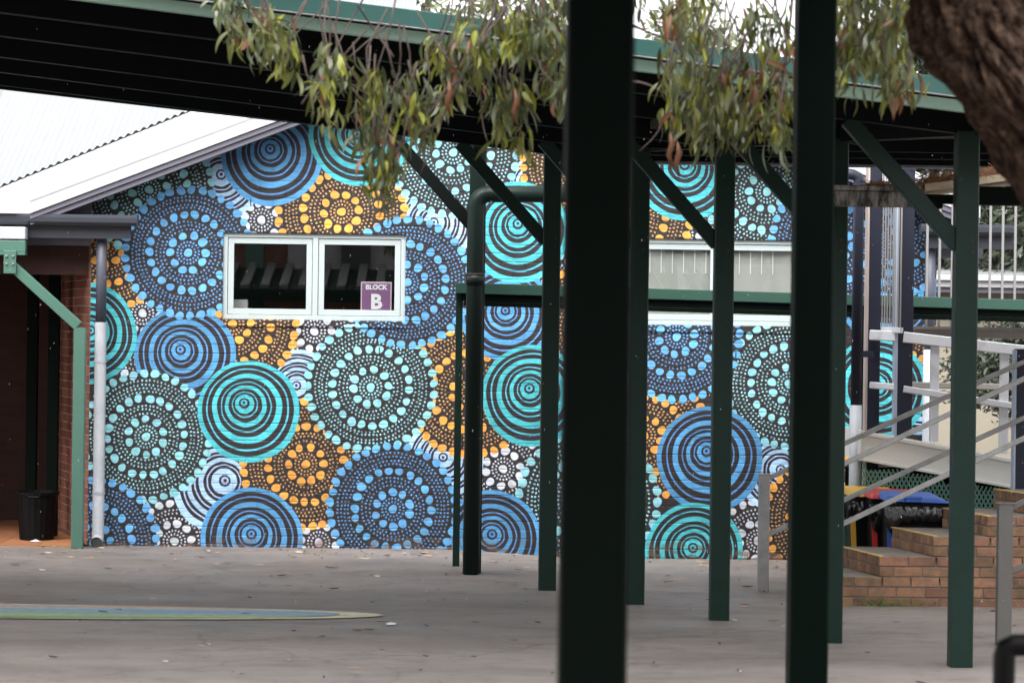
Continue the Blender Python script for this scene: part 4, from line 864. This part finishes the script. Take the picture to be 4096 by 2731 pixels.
    T = [([(1172, -230), (1148, -40), (1130, 40), (1075, 150), (1010, 290), (965, 400)], YL), ([(1130, 60), (1110, 110), (1105, 250), (1120, 330)], YL), ([(905, -200), (850, -40), (800, 60), (760, 130)], YL + .1), ([(800, -190), (725, -40), (672, 60), (640, 120)], YL + .2), ([(560, -140), (545, -20), (520, 60)], YL + .3),
         ([(1300, -260), (1240, -60), (1215, 80), (1190, 230), (1170, 300)], YL + .2), ([(1190, 120), (1260, 160), (1300, 180)], YL + .2), ([(1660, -300), (1645, -60), (1632, 20), (1610, 90), (1565, 240), (1548, 330)], YL + .3), ([(1565, 200), (1520, 290), (1470, 350)], YL + .3), ([(1632, 60), (1680, 120), (1720, 230), (1735, 330)], YL + .3), ([(1455, 60), (1530, 90), (1600, 85)], YL + .2), ([(1840, -300), (1820, -40), (1815, 60), (1790, 180), (1780, 300)], YL + .1), ([(1720, -60), (1770, 20), (1830, 90)], YL), ([(1450, 190), (1500, 200), (1560, 240)], YL), ([(2000, -200), (1985, 0), (2000, 110), (2020, 170)], 12), ([(1960, -40), (1945, 60), (1950, 130)], 12), ([(2050, -60), (2060, 60), (2065, 140)], 12), ([(1085, 150), (1000, 240), (930, 330), (890, 400)], YL), ([(1240, 280), (1215, 230), (1200, 170)], YL + .2), ([(905, 130), (850, 60), (820, 10)], YL), ([(640, 120), (600, 90), (560, 60)], YL + .2), ([(1500, -20), (1540, 30), (1600, 60)], YL), ([(690, 240), (720, 200), (760, 130)], YL + .1)]
    for pts, Y in T: limb([at(x, y, Y + random.uniform(-.1, .1)) for x, y in pts], .011 if len(pts) > 4 else .007, .0025, 'twig', 6)
    # leaves hang in sprays: (centre x, y, half width, half height, number)
    C = [(520, 20, 45, 50, 70), (560, 60, 30, 50, 35), (622, 70, 44, 55, 95), (664, 112, 38, 52, 85), (772, 180, 36, 60, 85), (760, 260, 40, 45, 55), (850, 230, 45, 70, 105), (880, 320, 50, 70, 105), (885, 410, 36, 55, 75), (930, 200, 32, 50, 45), (960, 270, 45, 60, 85), (1000, 130, 36, 50, 60), (1030, 200, 45, 60, 70), (1100, 40, 60, 70, 100), (1110, 130, 60, 80, 110), (1170, 220, 50, 60, 100), (1150, 295, 40, 35, 50), (1200, 90, 70, 90, 170), (1260, 60, 45, 90, 150), (1270, 190, 40, 70, 120), (1290, 20, 30, 60, 60), (1330, 250, 40, 60, 40), (1480, 10, 25, 30, 20), (1560, 40, 40, 50, 60), (1600, 10, 60, 30, 40), (1570, 170, 50, 70, 90), (1620, 210, 60, 80, 150), (1680, 180, 50, 80, 110), (1560, 270, 40, 50, 45), (1700, 280, 50, 60, 90), (1760, 170, 50, 70, 90), (1790, 250, 40, 70, 100), (1730, 60, 50, 60, 34), (1800, 60, 40, 60, 36), (1630, 80, 40, 40, 50), (1770, 330, 40, 40, 40), (1640, 300, 40, 40, 40), (1950, 40, 45, 70, 130), (1990, 110, 45, 60, 120), (2040, 60, 45, 70, 140), (2050, 160, 40, 50, 100), (1935, 150, 30, 50, 60), (2070, 200, 30, 30, 40), (2090, 10, 30, 60, 70), (1980, 0, 60, 30, 60)]
    leaves = []; stems = []
    for cx, cy, hw, hh, n in C:
        n = int(n * 1.0); cy += 12
        Y0 = 12.6 if cx < 1880 else 12.0; gx = random.uniform(-.25, .25)
        k = max(2, n // 15)
        for s in range(k):                                 # a spray: leaves share a stem point and fan downwards
            sx_, sy_ = cx + random.gauss(0, hw * .40), cy - 28 + random.gauss(0, hh * .44); yy = Y0 + random.uniform(-.35, .45); root = at(sx_, sy_, yy)
            lean = Vector((random.uniform(-.25, .25), random.uniform(-.2, .2), 0)); mi0 = int(rng.choice(5, p=LEAFW))
            stems.append((root, yy))
            for q in range(n // k + 1):
                P = root + Vector((random.gauss(0, .034), random.gauss(0, .05), random.uniform(-.08, .06)))
                tilt = random.gauss(0, .3) + lean.x; tl2 = random.gauss(0, .35); mi = mi0 if random.random() < .5 else int(rng.choice(5, p=LEAFW)); sc = random.uniform(.55, 1.1)
                R = Matrix.Rotation(tilt, 4, 'Y') @ Matrix.Rotation(tl2, 4, 'X') @ Matrix.Rotation(random.uniform(0, 6.28), 4, 'Z')
                if random.random() < .05: R = Matrix.Rotation(random.uniform(-1.5, 1.5), 4, 'Y') @ R
                leaves.append((P, R, sc, mi, random.randrange(4)))
    random.shuffle(leaves); og = ORG[tree.name]
    meshes = {}
    for mi in range(5):
        for si in range(4): meshes[mi, si] = MB().add(*SH_[si]).mesh('leaf', LEAFM[mi], smooth=True)
    order = sorted(range(len(leaves)), key=lambda i: leaves[i][0].y)
    for i in order[:300]:
        P, R, sc, mi, si = leaves[i]; o = bpy.data.objects.new('leaf', meshes[mi, si]); o.matrix_local = Matrix.Translation(P - og) @ R @ Matrix.Scale(sc, 4); link(o, tree)
    rest = MB()
    for i in order[300:]:
        P, R, sc, mi, si = leaves[i]; rest.mi = mi; M = Matrix.Translation(P) @ R @ Matrix.Scale(sc, 4); rest.add([M @ v for v in SH_[si][0]], SH_[si][1])
    rest.build('foliage', LEAFM, tree, smooth=True, kind='stuff')
    # leaf clumps added overhead, out of view, to block sky light
    up_ = MB()
    for k in range(150):
        P0 = Vector((random.uniform(-9, 5.5), random.uniform(13.2, 16.0), random.uniform(5.4, 7.2))) if k < 85 else Vector((random.uniform(6.2, 12), random.uniform(9, 19), random.uniform(4.8, 7.6)))
        rr = random.uniform(.6, 1.1); up_.mi = int(rng.choice(4, p=[.4, .4, .12, .08]))
        for _ in range(560 if k < 85 else 300):
            d = Vector((random.gauss(0, 1), random.gauss(0, .9), random.gauss(0, .5))); P = P0 + d.normalized() * rr * random.random() ** .5; a = random.uniform(0, 6.28); t = Vector((math.cos(a), math.sin(a), -.7)) * random.uniform(.09, .17); w = t.cross(Vector((random.gauss(0, 1), random.gauss(0, 1), random.gauss(0, 1)))).normalized() * random.uniform(.025, .04)
            up_.add([P, P + t * .45 + w, P + t, P + t * .45 - w], [(0, 1, 2, 3)])
    up_.build('sky_screen_foliage', LEAFM[:4], tree, kind='stuff')
    for (x, y, z) in ((-5.5, 13, 6.2), (-2, 14.2, 6.6), (3.8, 13.6, 6.4)): limb([ax[-1], (ax[-1] + Vector((x, y, z))) / 2 + Vector((0, 0, .6)), Vector((x, y, z))], .12, .02, n=10)
    tw = MB()
    for P, _ in stems:
        up = Vector((random.gauss(0, .11), random.gauss(0, .08), random.uniform(.16, .38))); mid = P + up * .5 + Vector((random.gauss(0, .02), 0, 0)); tw.tube([P + Vector((0, 0, -.05)), P, mid, P + up], [.0016, .0028, .004, .005], 5)
    tw.build('fine_twigs', TWIG, tree, smooth=True, kind='stuff')
    # curls of dead bark caught in the twigs
    for px, py in ((1183, 300 - 150 + 55), (1030, 420 - 300 + 65), (1540, 305), (1556, 325), (1100, 125), (1690, 215)):
        p = at(px, py, 12.4); MB().tube([p, p + Vector((.01, 0, -.05)), p + Vector((-.005, .01, -.1)), p + Vector((.012, 0, -.16))], [.004, .016, .014, .005], 6).build('bark_curl', LEAFM[4], tree, smooth=True)
gum_tree()

# ------------------------------------------------------------------ background trees and building
BL = [leafmat('dark hedge leaf', (.014, .024, .011), .15), leafmat('mid hedge leaf', (.026, .038, .018), .15), leafmat('pale hedge leaf', (.05, .062, .034), .2)]
BARK2 = mat('grey trunk bark', (.12, .1, .085, 1), .9, .3, 12, .4, 30)
def bg_tree(name, label, x, y, z0, z1, rx_, n, ls, mats=BL, seed=1, trunk=.18, group=None):
    o = thing(name, label, 'tree', (x, y, 0), group); R = random.Random(seed); H = z1 - z0
    MB().tube([(x, y, -.1), (x + .1, y, z0 + H * .2), (x - .15, y + .1, z0 + H * .5), (x, y, z0 + H * .8)], [trunk, trunk * .8, trunk * .5, trunk * .2], 10).build('trunk', BARK2, o, smooth=True)
    for k in range(6):
        a = k * 1.05 + R.random(); zz = z0 + H * R.uniform(.1, .5); MB().tube([(x, y, zz), (x + math.cos(a) * rx_ * .35, y + math.sin(a) * rx_ * .35, zz + H * .2), (x + math.cos(a) * rx_ * .7, y + math.sin(a) * rx_ * .7, zz + H * .32)], [trunk * .4, trunk * .25, trunk * .08], 7).build('limb', BARK2, o, smooth=True)
    cr = MB(); cl = [(R.gauss(0, .5), R.gauss(0, .5), R.uniform(0, 1), R.uniform(.25, .5), R.choice((0, 0, 1, 1, 2))) for _ in range(90)]
    for i in range(n):
        c = R.choice(cl); prof = math.sin(math.pi * min(1, c[2] * .8 + .15)); d = Vector((R.gauss(0, 1), R.gauss(0, 1), R.gauss(0, 1))).normalized() * c[3] * R.random() ** .4
        P = Vector((x + (c[0] * prof + d.x) * rx_, y + (c[1] * prof + d.y) * rx_, z0 + c[2] * H + d.z * rx_ * .8)); a = Vector((R.gauss(0, 1), R.gauss(0, 1), R.gauss(0, .7))).normalized(); b = a.cross(Vector((R.gauss(0, 1), R.gauss(0, 1), R.gauss(0, 1)))).normalized(); s = ls * R.uniform(.6, 1.3)
        cr.mi = min(2, max(0, c[4] + R.choice((-1, 0, 0, 1)))); cr.add([P - a * s, P - b * s * .35, P + a * s, P + b * s * .35], [(0, 1, 2, 3)])
    cr.build('crown', mats, o)
    return o
bg_tree('background_tree', 'dark leafy tree behind the ramp bars, nearest the painted wall', 7.0, 37, .6, 7.0, 2.1, 26000, .075, seed=3)
bg_tree('background_tree', 'dark leafy tree at the right edge behind the ramp', 9.6, 36, .4, 7.5, 2.4, 28000, .075, seed=5)
bg_tree('background_tree', 'dark leafy tree farther off behind the white roof', 8.2, 44, 1.0, 9.0, 3.2, 24000, .1, seed=8)
FT = [leafmat('hazy pale leaf', (.16, .19, .1), .4), leafmat('hazy olive leaf', (.2, .22, .13), .4), leafmat('hazy grey leaf', (.26, .27, .2), .4)]  # leaf colours paled to stand for distance haze and overexposure
bg_tree('tall_tree', 'pale tall tree far behind the canopy roof, left of the thick black post', -.6, 70, 5, 12.5, 3.2, 9000, .16, FT, 12, .35)
bg_tree('tall_tree', 'pale tall tree far behind the canopy roof, right of the thick black post', 6.6, 75, 4.5, 10.6, 3.0, 9000, .16, FT, 15, .35)
bg_tree('shrub', 'dark rounded shrub in front of the cream far building', 7.0, 32.3, 1.5, 2.3, 1.0, 16000, .045, seed=21, trunk=.05)
def far_building():
    o = thing('far_building', 'cream far building with a white roof edge beyond the ramp', 'building', (9, 34, 0)); Y = 34.0
    CR = mat('cream wall paint', (.3, .27, .21, 1), .8, .08, 3)
    x0 = at(2165, 650, Y).x; za = at(2250, 632, Y).z; zb = at(2250, 660, Y).z; zc_ = at(2250, 672, Y).z
    MB().box(x0, 16, Y + .5, Y + 5, 0, zc_).build('wall', CR, o); MB().box(x0 - .3, 16, Y, Y + .06, zb, za - .06).build('fascia', GREYB, o, bevel=.006); MB().box(x0 - .32, 16, Y - .06, Y + .08, za - .07, za).build('roof_edge', WHITEM, o, bevel=.006); MB().box(x0 - .3, 16, Y + .06, Y + .6, zc_, zb).build('soffit', LILAC, o)
    MB().hexa([(x0 - .3, Y, za), (16, Y, za), (16, Y + 5, za + .25), (x0 - .3, Y + 5, za + .25), (x0 - .3, Y, za + .02), (16, Y, za + .02), (16, Y + 5, za + .27), (x0 - .3, Y + 5, za + .27)]).build('roof', ROOFW, o)
    for k in range(3):
        xw = x0 + 1.2 + k * 2.4; w = MB(); w.box(xw, xw + 1.2, Y + .46, Y + .5, .9, .95).box(xw, xw + 1.2, Y + .46, Y + .5, 1.95, 2.0).box(xw, xw + .05, Y + .46, Y + .5, .95, 1.95).box(xw + 1.15, xw + 1.2, Y + .46, Y + .5, .95, 1.95); f = w.build('window', ALU, o); MB().box(xw + .05, xw + 1.15, Y + .48, Y + .495, .95, 1.95).build('pane', INT, f)
far_building()
def opposite_building():
    """stands behind the viewer; the dark panes mirror it"""
    o = thing('opposite_building', 'brick building with a green edged awning mirrored in the dark panes', 'building', (-3, -9, 0))
    MB().box(-20, 14, -12.3, -12, 0, 10).build('wall', FARBRICK, o)
    MB().box(-3.9, 14, -12.0, -11.9, 3.2, 9).build('wall_cladding', mat('grey cladding', (.34, .34, .35, 1), .6), o); AW = mat('dull grey awning steel', (.12, .125, .125, 1), .6, .3, 4)
    for k in range(46):                                   # deep ribbed awning sheets
        x = -14 + k * .44; MB().hexa([(x, -8.2, 3.2), (x + .2, -8.2, 3.2), (x + .2, -11, 3.78), (x, -11, 3.78), (x, -8.2, 3.3), (x + .2, -8.2, 3.3), (x + .2, -11, 3.88), (x, -11, 3.88)]).build('awning_rib', AW, o)
    MB().hexa([(-14, -8.2, 3.1), (6.2, -8.2, 3.1), (6.2, -11, 3.68), (-14, -11, 3.68), (-14, -8.2, 3.16), (6.2, -8.2, 3.16), (6.2, -11, 3.74), (-14, -11, 3.74)]).build('awning_sheet', GREEN, o)
    MB().box(-14, 6.2, -8.15, -8.05, 2.92, 3.2).build('awning_fascia', GREEN, o)
    for x in (-12, -8.6, -5.2, -1.8, 1.6, 5): MB().box(x - .1, x + .1, -8.5, -8.3, 0, 3.0).build('post', GREEN, o)
    MB().box(-4.9, -4.45, -11.6, -11.3, 0, 8).build('column', GREENL, o); MB().box(-2.6, -1.9, -11.9, -11.7, 3.3, 6).build('column', INT, o)
    for x in (-10, -6, -2): MB().box(x, x + 1.6, -11.99, -11.95, .9, 2.4).build('window', INT, o)
opposite_building()

# ------------------------------------------------------------------ litter, weeds, rain
def litter():
    m = [mat('pinkish fallen leaf', (.42, .26, .17, 1), .7), mat('dark wet leaf', (.03, .022, .018, 1), .5), mat('cream fallen leaf', (.5, .42, .33, 1), .7), mat('brown fallen leaf', (.12, .07, .04, 1), .7)]
    b = MB(); pts = []
    for i in range(150): pts.append((random.uniform(-4, 3.4), 27.25 - abs(random.gauss(0, .8)), random.choice((0, 0, 2, 3))))
    for i in range(170): pts.append((random.uniform(-4.6, 4.6), random.uniform(17.2, 26), random.choice((0, 1, 1, 1, 2, 3))))
    for x, y, k in pts:
        l = random.uniform(.02, .06); w = l * random.uniform(.15, .3); a = random.uniform(0, 6.28); h = random.uniform(.003, .014); z = gz(x, y) + .008; b.mi = k; ca, sa = math.cos(a), math.sin(a)
        V = [(-l, 0, h), (-l * .4, -w, h * .2), (l * .4, -w * .9, 0), (l, 0, h * .6), (l * .4, w * .9, h * .8), (-l * .4, w, h * .9)]
        b.add([(x + p * ca - q * sa, y + p * sa + q * ca, z + r) for p, q, r in V], [(0, 1, 4, 5), (1, 2, 3, 4)])
    b.build('fallen_leaves', m, None, kind='stuff', label='scattered fallen leaves and bark bits on the asphalt')
    g = MB(); wm = [leafmat('small weed leaf', (.08, .16, .03), .3), leafmat('moss', (.07, .1, .02), .1)]
    for i in range(330):
        x, y, z = random.gauss(3.72, .17), SY - random.uniform(.005, .07), random.random() ** 2 * .07; g.mi = 0
        if i > 130: k = random.choice((1, 2, 3)); t_ = random.random(); x, y, z = SX[k] - .03 - .2 * t_ * 0 + random.uniform(-.015, .015), SY + t_ * (SF - SY), SH[k - 1] + random.random() * .015; g.mi = 1
        s = random.uniform(.006, .02) if g.mi == 0 else random.uniform(.004, .01); a = Vector((random.gauss(0, 1), random.gauss(0, 1), random.gauss(0, 1))).normalized() * s; c = a.orthogonal().normalized() * s * .6; P = Vector((x, y, z + .006)); g.add([P - a, P - c, P + a, P + c], [(0, 1, 2, 3)])
    g.build('weeds', wm, None, kind='stuff', label='small green weeds and moss at the foot of the brick steps')
    st = MB()
    for i in range(26): 
        x = random.uniform(1.6, 3.1); P = Vector((x, 27.37, 0)); st.add([P + Vector((-.004, 0, 0)), P + Vector((.004, 0, 0)), P + Vector((random.uniform(-.03, .03), -.02, random.uniform(.03, .08)))], [(0, 1, 2)])
    st.build('grass_tufts', wm, None, kind='stuff', label='thin grass tufts at the foot of the painted wall')
litter()
def rain():
    m = bpy.data.materials.new('rain water'); m.use_nodes = True; p = m.node_tree.nodes['Principled BSDF']; p.inputs['Base Color'].default_value = (.9, .92, .95, 1); p.inputs['Roughness'].default_value = .1
    b = MB()
    for i in range(1500):
        y = random.uniform(17, 26); x = y * (.0234 + random.uniform(-.19, .19)); z = 2.2 + y * random.uniform(-.1, .13)
        if y > 17.3 and x < rx(y) and z > 0: 
            if random.random() < .75: continue
        r = random.uniform(.0006, .0013); l = random.uniform(.004, .011); lean = random.uniform(.0, .2) * l
        b.add([(x, y, z + l), (x - r, y - r, z), (x + r, y - r, z), (x, y + r, z), (x - lean, y, z - l)], [(0, 1, 2), (0, 2, 3), (0, 3, 1), (4, 2, 1), (4, 3, 2), (4, 1, 3)])
    b.build('raindrops', m, None, kind='stuff', label='fine falling raindrops in the air')
rain()
